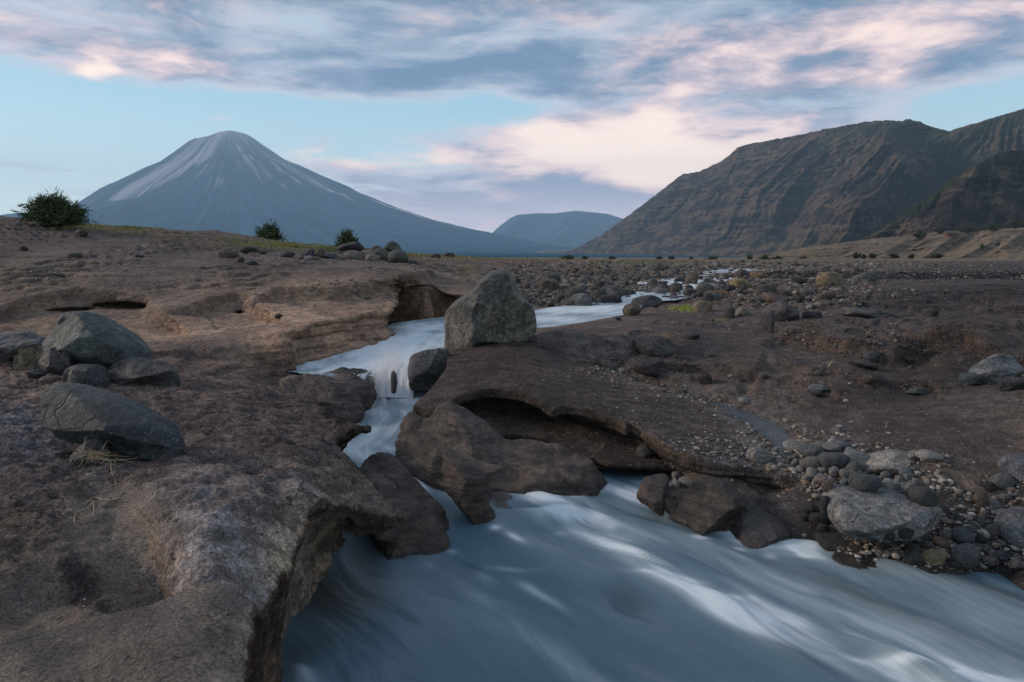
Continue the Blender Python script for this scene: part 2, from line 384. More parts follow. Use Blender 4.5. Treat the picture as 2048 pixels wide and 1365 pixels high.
# --- relief ridges: silhouette exact from here, but real slopes with depth
def ridge(name, line, base, r0, r1, mat, nu=500, nv=150, spur_amp=.25, seed=3, px0=None, px1=None, gs=1., fun=None, back=.6, steps=0, rough=0):
    L = np.array(line, float); px = np.linspace(L[0, 0], L[-1, 0], nu)
    top = np.interp(px, L[:, 0], L[:, 1]); top = top+rough*fbm(px/7., px*0, px*0, 3, .6, seed+9)-rough*.9*np.clip(fbm(px/2.6, px*0+4, px*0, 2, .6, seed+19), 0, 1)*sstep(px, 1450, 1650)
    bs = np.interp(px, *np.array(base, float).T); R0 = np.interp(px, *np.array(r0, float).T); R1 = np.interp(px, *np.array(r1, float).T)
    s = np.linspace(0, 1, nv); Sg = s[None]; PX = np.repeat(px[:, None], nv, 1)
    PY = bs[:, None]+(top-bs)[:, None]*Sg
    if fun is None: D = fbm(PX/90*gs-Sg*1.2, Sg*1.5, PX*0, 5, .5, seed, True)
    else: D = fun(PX, PY, Sg)
    edge = np.sin(np.clip(Sg, 0, 1)*math.pi)**.5
    Y = R0[:, None]+(R1-R0)[:, None]*(Sg**.9)-D*edge*spur_amp*(R1-R0)[:, None]
    X = (PX-CX)/F*Y; Z = HC+(HOR-PY)/F*Y
    if steps:
        Zs = Z+fbm(X/700, Y/700, Z/300, 3, .5, seed+5)*30
        Y = Y+edge*steps*(1.7*vnoise(X/260, Y/260, Zs/15, seed+7)+1.2*vnoise(X/120, Y/120, Zs/7, seed+8)); X = (PX-CX)/F*Y
    # the far side falls away behind the crest
    nb = 14; t = np.linspace(0, 1, nb+1)[1:][None]
    Yb = Y[:, -1:]+t*back*(R1)[:, None]; Xb = X[:, -1:]+(PX[:, -1:]-CX)/F*t*back*R1[:, None]
    Zb = np.maximum(Z[:, -1:]*(1-t**1.3), -.5)
    X = np.c_[X, Xb]; Y = np.c_[Y, Yb]; Z = np.c_[Z, Zb]; D = np.c_[D, np.zeros((nu, nb))]; PYf = np.c_[PY, np.repeat(PY[:, -1:], nb, 1)]; Sf = np.c_[np.repeat(Sg, nu, 0), np.ones((nu, nb))]
    Z[:, 0] -= .004*Y[:, 0]
    veg = sstep(Sf, .55, 1.05)*sstep(np.repeat(px[:, None], nv+nb, 1), 1380, 1700)*.62
    me = mesh_np(name, np.stack([X, Y, Z], -1).reshape(-1, 3), grid_quads(nu, nv+nb), mat, fattr={'veg': veg, 'spur': np.clip(D, -1, 1)})
    return obj(name, me, kind='structure')
def esc_fun(PX, PY, Sg):
    u = PX+(PY-400)*(.85+.5*fbm(PX/160, PY/300, PX*0, 2, .5, 47))+40*fbm(PX/110, PY/120, PX*0, 3, .5, 48)   # ribs lean from upper right to lower left
    d = fbm(u/85, PY/420, PX*0, 3, .5, 41, True)*.50+fbm(u/30, PY/160, PX*0, 4, .55, 43, True)*.26+fbm(PX/12, PY/14, PX*0, 4, .6, 44, True)*.08
    # the two named spurs
    for (ax, ay, bx, by, wd, am) in ((1772, 292, 1720, 440, 46, .55), (1772, 292, 1858, 372, 22, .42), (1690, 420, 1530, 520, 36, .5), (1640, 520, 1700, 425, 40, .4), (1480, 300, 1180, 500, 60, .2), (1600, 300, 1480, 430, 40, .2)):
        ex, ey = bx-ax, by-ay; t = np.clip(((PX-ax)*ex+(PY-ay)*ey)/(ex*ex+ey*ey), 0, 1)
        q = np.hypot(PX-ax-t*ex, PY-ay-t*ey); d = d+am*np.exp(-(q/wd)**2)*1.1
    for (ax, ay, bx, by, wd, am) in ((1820, 255, 1905, 330, 38, .7), (1905, 330, 1870, 400, 40, .6), (1640, 300, 1560, 480, 26, .25)):
        ex, ey = bx-ax, by-ay; t = np.clip(((PX-ax)*ex+(PY-ay)*ey)/(ex*ex+ey*ey), 0, 1)
        q = np.hypot(PX-ax-t*ex, PY-ay-t*ey); d = d-am*np.exp(-(q/wd)**2)
    return d
ridge('escarpment', [(1110, 512), (1150, 498), (1200, 472), (1245, 440), (1290, 406), (1330, 376), (1352, 358), (1368, 348), (1400, 343), (1440, 324), (1458, 312), (1475, 296), (1500, 288), (1540, 281), (1600, 270), (1660, 257), (1700, 250), (1740, 243), (1775, 241), (1800, 243), (1818, 239), (1840, 244), (1862, 254), (1880, 259), (1900, 263), (1912, 258), (1945, 249), (1975, 240), (2010, 229), (2048, 218), (2200, 185), (2420, 200)],
      [(1110, 516), (2420, 521)], [(1110, 5200), (1400, 3600), (1700, 2300), (2048, 1500), (2420, 1200)], [(1110, 5600), (1370, 4700), (1700, 3500), (2048, 2700), (2420, 2400)], m_esc, 900, 320, .32, fun=esc_fun, steps=11, rough=1.6)
ridge('foothill', [(1640, 517), (1740, 470), (1790, 440), (1830, 410), (1868, 386), (1905, 357), (1950, 331), (1990, 310), (2015, 303), (2048, 301), (2120, 285), (2420, 240)],
      [(1640, 518), (2420, 521)], [(1640, 1250), (2420, 900)], [(1640, 1300), (2048, 1500), (2420, 1500)], m_esc, 420, 200, .35, seed=77, gs=1.6, steps=8, rough=1.5)
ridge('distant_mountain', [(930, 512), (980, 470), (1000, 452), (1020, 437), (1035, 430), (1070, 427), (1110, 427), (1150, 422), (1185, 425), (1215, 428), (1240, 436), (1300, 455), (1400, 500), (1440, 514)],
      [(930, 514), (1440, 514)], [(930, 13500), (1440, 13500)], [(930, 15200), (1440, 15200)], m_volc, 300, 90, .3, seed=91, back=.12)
ridge('distant_hill', [(860, 509), (885, 468), (905, 455), (925, 463), (960, 468), (1010, 480), (1100, 500), (1160, 511)],
      [(860, 513), (1160, 513)], [(860, 10500), (1160, 9500)], [(860, 11500), (1160, 10500)], m_volc, 200, 60, .3, seed=95)
ridge('rolling_foothill', [(1040, 512), (1090, 500), (1120, 502), (1150, 498), (1200, 505), (1260, 515)],
      [(1040, 515), (1260, 516)], [(1040, 6000), (1260, 6000)], [(1040, 6300), (1260, 6300)], m_dune, 200, 60, .3, seed=97)
ridge('sandy_hill', [(1420, 518.5), (1480, 515), (1540, 508), (1600, 497), (1650, 490), (1700, 484), (1760, 476), (1840, 470), (1880, 463), (1920, 462), (1970, 458), (2048, 456), (2200, 452), (2420, 460)],
      [(1420, 519), (2420, 522)], [(1420, 420), (2420, 260)], [(1420, 520), (1800, 640), (2420, 560)], m_dune, 500, 160, .22, seed=101, gs=1.2, rough=.5)
tick('far country')
# ============================================================ materials of the near ground
def ground_mat(name, wet=0., strata=0.):
    m, g = material(name)
    Pn = g.new('ShaderNodeNewGeometry'); P = Pn.outputs['Position']
    tint = g.attr('tint')[0]; x, y, z = g.sep(P)
    rk = g.attr('rocky')[2]; big = g.noise(P, .9, 6, .6); mid = g.noise(P, 7.0, 6, .62); fine = g.noise(P, 75.0, 4, .65)
    c = g.mix(1.0, tint, g.mix(g.ss(big, .36, .64), (1.02, 1.01, 1.02), (1.72, 1.68, 1.62)), 'MULTIPLY')
    c = g.mix(1.0, c, g.mix(g.m('ADD', .35, g.m('MULTIPLY', rk, .65)), (1., 1., 1.), g.mix(g.ss(mid, .40, .62), (.62, .60, .61), (1.34, 1.32, 1.3))), 'MULTIPLY')
    c = g.mix(1.0, c, g.mix(g.ss(fine, .38, .62), (.66, .66, .66), (1.34, 1.34, 1.34)), 'MULTIPLY')
    gr = g.attr('gravel')[2]
    stx = g.noise(g.comb(g.m('ADD', g.m('MULTIPLY', x, 26.), g.m('MULTIPLY', y, 16.)), g.m('ADD', g.m('MULTIPLY', x, -5.), g.m('MULTIPLY', y, 8.)), g.m('MULTIPLY', z, 20.)), 1.0, 5, .7, .4)
    c = g.mix(g.m('MULTIPLY', rk, .8), c, g.mix(1.0, c, g.mix(g.ss(stx, .42, .62), (.78, .77, .77), (1.28, 1.28, 1.31)), 'MULTIPLY'))
    ck = g.vor(g.v('ADD', P, g.v('SCALE', g.noise(P, 2.2, 5, .6, 0, True), .55)), 2.6, 'DISTANCE_TO_EDGE')['Distance']
    ckm = g.m('MULTIPLY', g.m('MULTIPLY', g.ss(ck, .022, .004), rk), g.ss(g.noise(P, 1.3, 3, .5), .48, .60)); c = g.mix(g.m('MULTIPLY', ckm, .75), c, (.018, .015, .014))
    tone = None; hh = None
    for sc, th in ((26.0, .62), (70.0, .60), (150., .55)):
        vo = g.vor(P, sc); rnd = g.sep(vo['Color'])[0]; ok = g.m('GREATER_THAN', g.m('ADD', rnd, g.m('MULTIPLY', gr, .3)), th+.22)
        k_ = g.m('MULTIPLY', g.ss(vo['Distance'], .34, .22), ok)
        pc = g.mix(g.sep(vo['Color'])[1], (.05, .045, .045), (.36, .32, .28))
        c = g.mix(g.m('MULTIPLY', k_, .75), c, pc)
        h = g.m('MULTIPLY', g.m('MULTIPLY', g.ss(vo['Distance'], .4, .0), ok), 26.0/sc)
        hh = h if hh is None else g.m('ADD', hh, h)
    # bedding: fine layers show on steep faces
    nz = g.sep(Pn.outputs['True Normal'])[2]
    steep = g.ss(g.m('ABSOLUTE', nz), .75, .35)
    lay = g.noise(g.comb(g.m('MULTIPLY', x, 1.2), g.m('MULTIPLY', y, 1.2), g.m('MULTIPLY', g.m('ADD', z, g.m('MULTIPLY', big, .12)), 26.0)), 1.0, 5, .65)
    c = g.mix(g.m('MULTIPLY', steep, .6), c, g.mix(1.0, c, g.mix(g.ss(lay, .35, .65), (.55, .5, .46), (1.25, 1.1, .95)), 'MULTIPLY'))
    g.put(g.b.inputs['Base Color'], c)
    damp = g.attr('wet')[2]
    wetn = g.m('MULTIPLY', damp, g.ss(mid, .3, .6))
    g.put(g.b.inputs['Roughness'], g.lin(wetn, 0, 1, .92, .22)); g.put(g.b.inputs['Specular IOR Level'], g.lin(wetn, 0, 1, .25, .6))
    n1 = g.bump(g.noise(P, 5.0, 9, .66, .3), 1.0, .12)
    n2 = g.bump(g.m('ADD', g.noise(P, 32.0, 6, .7), g.m('MULTIPLY', hh, .8)), 1.0, .022, n1)
    n3 = g.bump(g.m('ADD', g.m('MULTIPLY', lay, steep), g.m('SUBTRACT', g.m('MULTIPLY', g.m('MULTIPLY', stx, rk), .55), g.m('MULTIPLY', ckm, .8))), .9, .03, n2)
    g.put(g.b.inputs['Normal'], n3)
    return m
m_ground = ground_mat('ash_ground')
def rock_mat(name, sc=1., vein=0.):
    m, g = material(name)
    tc = g.new('ShaderNodeTexCoord').outputs['Object']; oi = g.new('ShaderNodeObjectInfo')
    P = g.v('ADD', tc, g.v('SCALE', g.comb(oi.outputs['Random'], g.m('MULTIPLY', oi.outputs['Random'], 7.3), 1.0), 31.0))
    P = g.v('SCALE', P, sc)
    base = oi.outputs['Color']
    a = g.noise(P, 2.2, 7, .62, .4); b = g.noise(P, 14., 6, .7); c_ = g.noise(P, 70., 4, .7)
    c = g.mix(1.0, base, g.mix(g.ss(a, .38, .62), (.85, .88, .93), (1.75, 1.68, 1.58)), 'MULTIPLY')
    c = g.mix(1.0, c, g.mix(g.ss(b, .40, .62), (.62, .62, .62), (1.38, 1.36, 1.33)), 'MULTIPLY')
    c = g.mix(1.0, c, g.mix(g.ss(c_, .40, .62), (.62, .62, .62), (1.4, 1.4, 1.4)), 'MULTIPLY')
    vo = g.vor(P, 40.); k_ = g.m('MULTIPLY', g.ss(vo['Distance'], .3, .15), g.m('GREATER_THAN', g.sep(vo['Color'])[0], .8))
    c = g.mix(g.m('MULTIPLY', k_, .5), c, (.34, .33, .31))
    up = g.ss(g.sep(g.new('ShaderNodeNewGeometry').outputs['Normal'])[2], .45, .95)   # dust settled on flat tops
    c = g.mix(g.m('MULTIPLY', g.m('MULTIPLY', up, g.ss(a, .35, .65)), .18), c, (.20, .20, .21))
    g.put(g.b.inputs['Base Color'], c); g.b.inputs['Roughness'].default_value = .7; g.b.inputs['Specular IOR Level'].default_value = .45
    cell = g.vor(g.v('ADD', P, g.v('SCALE', g.noise(P, 3., 3, .5, 0, True), .35)), 3.2, 'DISTANCE_TO_EDGE')['Distance']
    crack = g.ss(cell, .0, .035); c = g.mix(g.m('MULTIPLY', g.m('SUBTRACT', 1.0, crack), .35), c, (.02, .02, .02)); g.put(g.b.inputs['Base Color'], c)
    n1 = g.bump(g.m('ADD', g.noise(P, 4., 9, .68, .6), g.m('MULTIPLY', crack, .12)), 1.0, .09/sc); n2 = g.bump(g.m('ADD', b, g.m('MULTIPLY', g.vor(P, 22.)['Distance'], .35)), .9, .022/sc, n1); n3 = g.bump(c_, .8, .006/sc, n2)
    g.put(g.b.inputs['Normal'], n3)
    return m
m_rock = rock_mat('boulder_rock')
m_cobble = rock_mat('cobble_rock', 2.5)
def slab_mat(name):                 # water-worn tuff: smooth, fine bedding lines, dark brown
    m, g = material(name)
    P = g.new('ShaderNodeNewGeometry').outputs['Position']; x, y, z = g.sep(P); base = g.new('ShaderNodeObjectInfo').outputs['Color']
    a = g.noise(P, 1.8, 6, .6, .3); b = g.noise(P, 12., 6, .65); f_ = g.noise(P, 90., 4, .7)
    c = g.mix(1.0, base, g.mix(g.ss(a, .38, .62), (.72, .69, .69), (1.5, 1.42, 1.34)), 'MULTIPLY')
    c = g.mix(1.0, c, g.mix(g.ss(b, .40, .62), (.68, .66, .66), (1.32, 1.3, 1.28)), 'MULTIPLY')
    c = g.mix(1.0, c, g.mix(g.ss(f_, .40, .62), (.65, .65, .65), (1.38, 1.38, 1.38)), 'MULTIPLY')
    vo = g.vor(P, 75.); k_ = g.m('MULTIPLY', g.ss(vo['Distance'], .32, .15), g.m('GREATER_THAN', g.sep(vo['Color'])[0], .90))
    c = g.mix(g.m('MULTIPLY', k_, .65), c, (.36, .31, .26))
    zz = g.m('ADD', z, g.m('ADD', g.m('MULTIPLY', x, .12), g.m('MULTIPLY', a, .10)))
    lay = g.noise(g.comb(g.m('MULTIPLY', x, 1.5), g.m('MULTIPLY', y, 1.5), g.m('MULTIPLY', zz, 38.0)), 1.0, 5, .65)
    c = g.mix(.7, c, g.mix(1.0, c, g.mix(g.ss(lay, .35, .65), (.50, .47, .44), (1.45, 1.32, 1.2)), 'MULTIPLY'))
    wet = g.m('MULTIPLY', g.ss(g.m('ADD', z, g.m('MULTIPLY', a, .2)), .26, .15), 1.0)    # wetted band above the pool
    c = g.mix(g.m('MULTIPLY', wet, .6), c, g.mix(1.0, c, (.35, .35, .36), 'MULTIPLY')); g.put(g.b.inputs['Base Color'], c)
    g.put(g.b.inputs['Roughness'], g.lin(wet, 0, 1, .68, .3)); g.b.inputs['Specular IOR Level'].default_value = .5
    n1 = g.bump(g.noise(P, 4., 9, .66, .4), .9, .09); n2 = g.bump(lay, .7, .016, n1); n3 = g.bump(g.m('ADD', f_, b), .9, .012, n2)
    g.put(g.b.inputs['Normal'], n3)
    return m
m_slab = slab_mat('worn_tuff')
m_ledge = ground_mat('ledge_rock')

# ============================================================ ground heights
def C3(lst): return [world_pt(*p) for p in lst]
def CY(px, y, py): return ((px-CX)*y/F, y, HC-(py-HOR)*y/F)
hill = [CY(-300, 21, 425), CY(0, 21, 437), CY(60, 21.5, 441), CY(120, 22, 448), CY(180, 22, 453), CY(250, 22.5, 457), CY(300, 23, 459), CY(400, 23, 465), CY(460, 24, 467), CY(520, 25, 478), CY(600, 26, 488), CY(680, 27, 494), CY(750, 28, 500), CY(820, 30, 508), CY(900, 36, 513),
        CY(-300, 40, 470), CY(0, 40, 480), CY(200, 42, 490), CY(400, 45, 500), CY(600, 50, 507), CY(800, 55, 512),
        CY(0, 14.5, 520), CY(150, 15, 515), CY(300, 16, 510), CY(450, 17, 510), CY(600, 18, 515), CY(700, 19, 517), CY(780, 20, 523), CY(900, 22, 535),
        CY(-300, 14, 525), CY(0, 12.5, 560), CY(200, 12.8, 560), CY(400, 13, 560), CY(600, 13.5, 556), CY(750, 14.2, 551), CY(0, 17, 480), CY(120, 17.5, 485), CY(-300, 17, 470), CY(300, 19, 480)]
leftP = hill+C3([(0, 1500, .72), (0, 1365, .73), (-300, 1300, .75), (250, 1365, .75), (470, 1365, .71), (480, 1500, .70), (-300, 1000, .8), (0, 1280, .745), (210, 1236, .745), (330, 1200, .75), (440, 1172, .755), (490, 1210, .70),
    (60, 1200, .68), (200, 1150, .655), (330, 1120, .64), (100, 1080, .69), (230, 1010, .70), (290, 1080, .68), (330, 1165, .60),
    (370, 990, .78), (430, 1050, .80), (390, 1120, .76), (500, 1090, .76), (550, 1130, .69), (590, 1080, .64), (500, 1000, .73), (600, 1000, .69), (540, 960, .72), (655, 1010, .585), (700, 985, .54), (795, 1033, .36), (740, 1010, .45), (690, 940, .57), (640, 960, .64),
    (0, 850, .83), (0, 950, .79), (100, 950, .765), (250, 940, .725), (150, 880, .76), (400, 900, .72), (500, 900, .70), (600, 880, .66), (655, 900, .62), (738, 865, .555), (400, 800, .69), (500, 780, .67), (600, 810, .61), (630, 845, .57),
    (300, 790, .72), (0, 780, .82), (-300, 780, .85), (0, 700, .9), (200, 720, .82), (400, 720, .74), (550, 725, .65), (588, 735, .60), (0, 650, 1.0), (200, 660, .98), (350, 650, .98), (350, 690, .86), (450, 670, .93), (450, 700, .82), (560, 690, .86),
    (550, 655, 1.0), (640, 655, 1.0), (720, 635, 1.06), (790, 612, 1.16), (640, 630, 1.08), (500, 635, 1.06), (350, 632, 1.06), (0, 630, 1.08), (-300, 640, 1.05), (200, 632, 1.06)])
rightP = C3([(800, 1365, -.25), (500, 1365, -.25), (1200, 1365, -.28), (1600, 1365, -.3), (2048, 1365, -.3), (2500, 1365, -.3), (1200, 1700, -.3), (700, 1200, -.2), (1100, 1150, -.2), (1400, 1100, -.2), (1000, 1000, -.15), (1250, 1000, -.12), (1500, 1150, -.14), (1800, 1230, -.16), (2048, 1260, -.16),
    (1580, 1110, -.03), (1700, 1140, -.01), (1860, 1165, .0), (2048, 1195, -.01), (2400, 1230, 0), (1640, 1060, .05), (1760, 1090, .07), (1870, 1110, .07), (2010, 1110, .07), (1660, 1010, .18), (1700, 985, .26), (1880, 975, .36), (1960, 1010, .28), (2048, 1000, .34), (2048, 930, .5), (2400, 1000, .4),
    (1600, 905, .38), (1640, 950, .31), (1750, 905, .44), (1900, 905, .5), (2048, 880, .58), (2400, 880, .65), (1560, 960, .22), (1500, 965, .22), (1400, 960, .2), (1540, 905, .33), (1525, 850, .385), (1430, 805, .44), (1300, 772, .50), (1235, 752, .545),
    (1620, 850, .43), (1700, 850, .48), (1900, 820, .62), (2048, 800, .74), (2400, 800, .85), (1800, 785, .6), (1600, 790, .53), (1600, 740, .70), (1500, 722, .75), (1400, 745, .62), (1330, 700, .78), (1200, 700, .79), (1120, 700, .80), (1150, 668, .88), (1700, 710, .78), (1800, 735, .74), (2000, 750, .78), (2400, 740, .9),
    (1850, 705, .86), (2048, 705, .9), (1700, 672, 1.02), (1880, 668, 1.05), (2048, 665, 1.1), (2400, 665, 1.2), (1560, 665, .95), (1560, 640, 1.02), (1700, 630, 1.09), (1900, 630, 1.14), (1700, 600, 1.2), (1780, 578, 1.32), (1900, 574, 1.35), (2048, 572, 1.38), (2400, 570, 1.5),
    (1450, 650, .93), (1400, 625, .98), (1290, 640, .92), (1560, 600, 1.08), (1600, 575, 1.16), (1820, 562, 1.22), (2048, 560, 1.25), (1820, 545, 1.25), (2048, 543, 1.3), (1100, 700, .8),
    (1080, 650, .68), (1080, 620, .74), (1170, 625, .76), (1250, 612, .80), (1080, 668, .87), (1180, 646, .90), (1262, 632, .93), (1050, 676, .86), (900, 670, .55), (850, 650, .58), (800, 690, .48), (700, 720, .46), (620, 725, .5), (880, 700, .5), (780, 830, .05), (720, 900, .0), (780, 790, .1), (860, 990, -.1), (900, 850, .1), (1000, 850, .15), (1000, 760, .45), (1100, 760, .45), (1300, 860, .25), (1200, 900, .15),
    (1080, 600, .98), (1150, 590, 1.03), (1250, 585, 1.02), (1330, 592, .96), (1180, 606, .90), (1080, 575, 1.15), (1000, 560, 1.3), (1200, 560, 1.15), (1330, 565, 1.04), (1400, 557, 1.10), (1480, 562, 1.14), (1250, 545, 1.32), (1100, 545, 1.45), (1450, 542, 1.2), (1600, 548, 1.28),
    (1050, 527, 1.70), (1200, 527, 1.62), (1350, 530, 1.5), (1500, 532, 1.45), (1750, 533, 1.45), (2048, 533, 1.5), (2400, 533, 1.6)])
rightP += [CY(960, 28, 527), CY(940, 40, 518), CY(960, 20, 545), CY(930, 16, 575), CY(950, 13.8, 610)]
rightP += hill[:26]
for px in (-300, 300, 900, 1400, 1900, 2400):
    for y, z in ((90, 1.62), (160, 1.5), (300, 1.35)): rightP.append(((px-CX)*y/F, y, z))
def fitz(Pl, lam):
    P = np.array(Pl); a, l = AL(P[:, 0], P[:, 1]); return RBF(np.c_[a, l], P[:, 2], lam)
fL = fitz(leftP, 2e-4); fR = fitz(rightP, 2e-4)
def gauss_xy(x, y, px, py, z, wx, wy=None):
    X, Y, _ = world_pt(px, py, z); wy = wy or wx; return np.exp(-((x-X)/wx)**2-((y-Y)/wy)**2)
def line_sd(pts, x, y):             # signed distance to an open plan line given as (px, py, z)
    P = np.array([world_pt(*p)[:2] for p in pts]); best = np.full(np.shape(x), 1e9); sg = np.zeros(np.shape(x)); tt = np.zeros(np.shape(x)); n = len(P)-1
    for i in range(n):
        ax, ay = P[i]; bx, by = P[i+1]; ex, ey = bx-ax, by-ay; L2 = ex*ex+ey*ey
        t = np.clip(((x-ax)*ex+(y-ay)*ey)/L2, 0, 1); d_ = np.hypot(x-ax-t*ex, y-ay-t*ey); cr_ = ex*(y-ay)-ey*(x-ax)
        mk = d_ < best; best = np.where(mk, d_, best); sg = np.where(mk, np.sign(cr_), sg); tt = np.where(mk, (i+t)/n, tt)
    return best*sg, tt
def ledges(z, x, y, step, amount, seed):
    q = z/step+1.6*fbm(x*.9, y*.9, x*0, 4, .55, seed)+.35*fbm(x*4, y*4, x*0, 3, .6, seed+3); f_ = q-np.floor(q); m_ = sstep(fbm(x*.55, y*.55, x*0, 3, .5, seed+6), -.12, .25)
    return z+step*(sstep(f_, .38, .62)-f_)*m_*amount
def zL_(x, y):
    a, l = AL(x, y); z = fL(a, l); n = fbm(x*1.3, y*1.3, x*0, 4, .5, 51)
    near = 1-sstep(y, 6, 10)
    # step where loose sand overlaps the rock
    sd, t = line_sd([(-500, 1330, .74), (0, 1268, .74), (150, 1243, .74), (300, 1208, .75), (380, 1185, .75), (437, 1166, .75), (470, 1195, .72), (505, 1215, .70)], x, y)
    sd = sd+.02*fbm(x*6, y*6, x*0, 3, .5, 52); z = z-.11*sstep(sd, -.005, .07)*(1-sstep(sd, .2, .8))
    s_, t = line_sd([(225, 975, .72), (262, 1000, .72), (292, 1040, .71), (318, 1092, .69), (338, 1140, .66), (350, 1176, .66)], x, y); s_ = s_+.012*fbm(x*14, y*14, x*0, 3, .6, 152)
    z = z+.17*(sstep(s_, -.02, .03)-.6)*(1-sstep(np.abs(s_), .06, .30))*sstep(t, .05, .95)
    s_, t = line_sd([(460, 955, .73), (500, 968, .73), (560, 1035, .73), (600, 1052, .7)], x, y); z = z-.05*(sstep(s_, -.02, .02)-.5)*(1-sstep(np.abs(s_), .05, .3))
    z = z+.03*gauss_xy(x, y, 400, 1060, .8, .10, .15)+.03*gauss_xy(x, y, 610, 990, .69, .14, .18)-.05*gauss_xy(x, y, 500, 935, .72, .22, .15)-.05*gauss_xy(x, y, 160, 1160, .66, .09, .13)
    rocky = near*np.clip(sstep(-sd*-1, -.1, .3), 0, 1)
    rg = fbm(x*3.2, y*2.2, x*0, 5, .55, 53, True)
    z = z+rocky*(rg*.028+fbm(x*9, y*9, x*0, 4, .6, 54)*.012)+(1-rocky)*near*fbm(x*2.2, y*4, x*0, 3, .45, 55)*.016
    # low scarps on the tan terrace
    for pts, h, wd in (([(-400, 640, 1.1), (0, 628, 1.1), (150, 612, 1.15), (290, 618, 1.12), (330, 633, 1.08), (420, 622, 1.1), (470, 614, 1.14), (505, 622, 1.12), (560, 610, 1.15), (640, 606, 1.18), (720, 602, 1.2), (800, 590, 1.25), (850, 566, 1.4)], .20, .10),
                       ([(350, 700, .85), (450, 694, .86), (560, 690, .88), (620, 684, .9)], .06, .08)):
        s_, t = line_sd(pts, x, y); s_ = s_+.16*fbm(x*1.4, y*1.4, x*0, 4, .5, 56); z = z+h*(sstep(s_, -wd, wd)-.5)*(1-sstep(np.abs(s_), .5, 1.6))
    far = sstep(y, 6, 10)
    z = z+far*(fbm(x*.8, y*.8, x*0, 4, .5, 57)*.035+fbm(x*5, y*5, x*0, 3, .6, 58)*.008)
    z = z*(1-far)+ledges(z, x, y, .11, .9, 181)*far
    z = z+sstep(y, 16, 20)*fbm(x*.5, y*.4, x*0, 4, .5, 59)*.06
    return z
BROOK = [(1180, 738, .57), (1235, 752, .545), (1300, 772, .50), (1370, 790, .465), (1430, 805, .44), (1480, 825, .415), (1525, 850, .385), (1540, 880, .355), (1545, 905, .335), (1530, 930, .315)]
def zR_(x, y):
    a, l = AL(x, y); z = fR(a, l)
    fade = 1-sstep(y, 90, 200)
    z = np.where(y > 120, z*(1-sstep(y, 120, 300))+1.35*sstep(y, 120, 300), z)
    z = z+fade*(fbm(x*.45, y*.45, x*0, 4, .5, 61)*.04+fbm(x*1.7, y*1.7, x*0, 4, .5, 62)*.028+fbm(x*6, y*6, x*0, 3, .6, 63)*.009)
    # wind-cut scarps on the right bank
    for pts, h, wd in (([(1535, 668, .95), (1600, 672, .95), (1700, 690, .92), (1790, 700, .9), (1850, 688, .95), (1930, 690, .95), (2010, 712, .92), (2300, 720, .95)], .20, .07),
                       ([(1330, 720, .75), (1420, 735, .7), (1520, 742, .7)], .10, .06),
                       ([(1100, 722, .72), (1150, 716, .74), (1230, 712, .75), (1275, 722, .72), (1370, 760, .62), (1480, 790, .52)], .12, .06),
                       ([(1600, 552, 1.22), (1720, 552, 1.22), (1850, 550, 1.24), (2048, 548, 1.26), (2300, 548, 1.3)], .34, .35),
                       ([(1700, 523.5, 1.4), (2300, 523.5, 1.5)], .4, 1.2)):
        s_, t = line_sd(pts, x, y); s_ = s_+.10*fbm(x*1.6, y*1.6, x*0, 4, .55, 66); ends = sstep(t, 0, .08)*(1-sstep(t, .95, 1)) if h < .3 else 1
        z = z+h*ends*(sstep(s_, -wd, wd)-.5)*(1-sstep(np.abs(s_), wd*4, wd*14))
    k_ = sstep(y, 5.6, 6.6)*(1-sstep(y, 20, 30)); z = z*(1-k_)+ledges(z, x, y, .10, 1.0, 191)*k_
    d_, t = line_sd(BROOK, x, y); z = z-.07*(1-sstep(np.abs(d_), .10, .34))*(y < 11)
    rub = sstep(y, 13, 17)*(1-sstep(y, 60, 100))*(1-sstep(np.abs(a-.12), .25, .5)); z = z+rub*(fbm(x*1.1, y*1.1, x*0, 4, .6, 64, True)*.06)
    return z

# ============================================================ plan of the banks (edges are the lips one sees)
edgeA = [(470, 1700, .68), (478, 1500, .69), (489, 1365, .70), (499, 1265, .71), (499, 1215, .70), (497, 1190, .69), (519, 1178, .68), (533, 1152, .68), (564, 1110, .69), (571, 1120, .66), (608, 1063, .62), (639, 1033, .585), (683, 1016, .545), (705, 1024, .49), (740, 1040, .42), (800, 1036, .35), (775, 1008, .40), (750, 985, .45), (715, 955, .52), (695, 925, .55), (672, 900, .56),
         (690, 878, .56), (724, 862, .55), (744, 864, .54), (738, 856, .55), (700, 848, .56), (655, 842, .56), (640, 825, .56), (628, 800, .57), (612, 775, .58), (598, 752, .585), (588, 737, .59), (582, 722, .61), (600, 708, .66), (640, 688, .74), (690, 668, .82), (740, 650, .90), (782, 632, 1.0), (800, 612, 1.10), (799, 592, 1.25), (833, 571, 1.40), (864, 568, 1.42), (890, 575, 1.38), (932, 584, 1.30), (962, 600, 1.2), (972, 590, 1.25)]
PA = [world_pt(*p) for p in edgeA]; PA += [(-.4, 15.6, 0), (-18, 15.6, 0), (-18, 1.05, 0), (PA[0][0], 1.05, 0)]
nA = len(edgeA); PAxy = [(p[0], p[1]) for p in PA]
def fine_poly(P, n_open, k=4):
    return np.vstack([smooth_line(P[:n_open], k), P[n_open:]])
polyA = fine_poly(np.array(PAxy), nA)

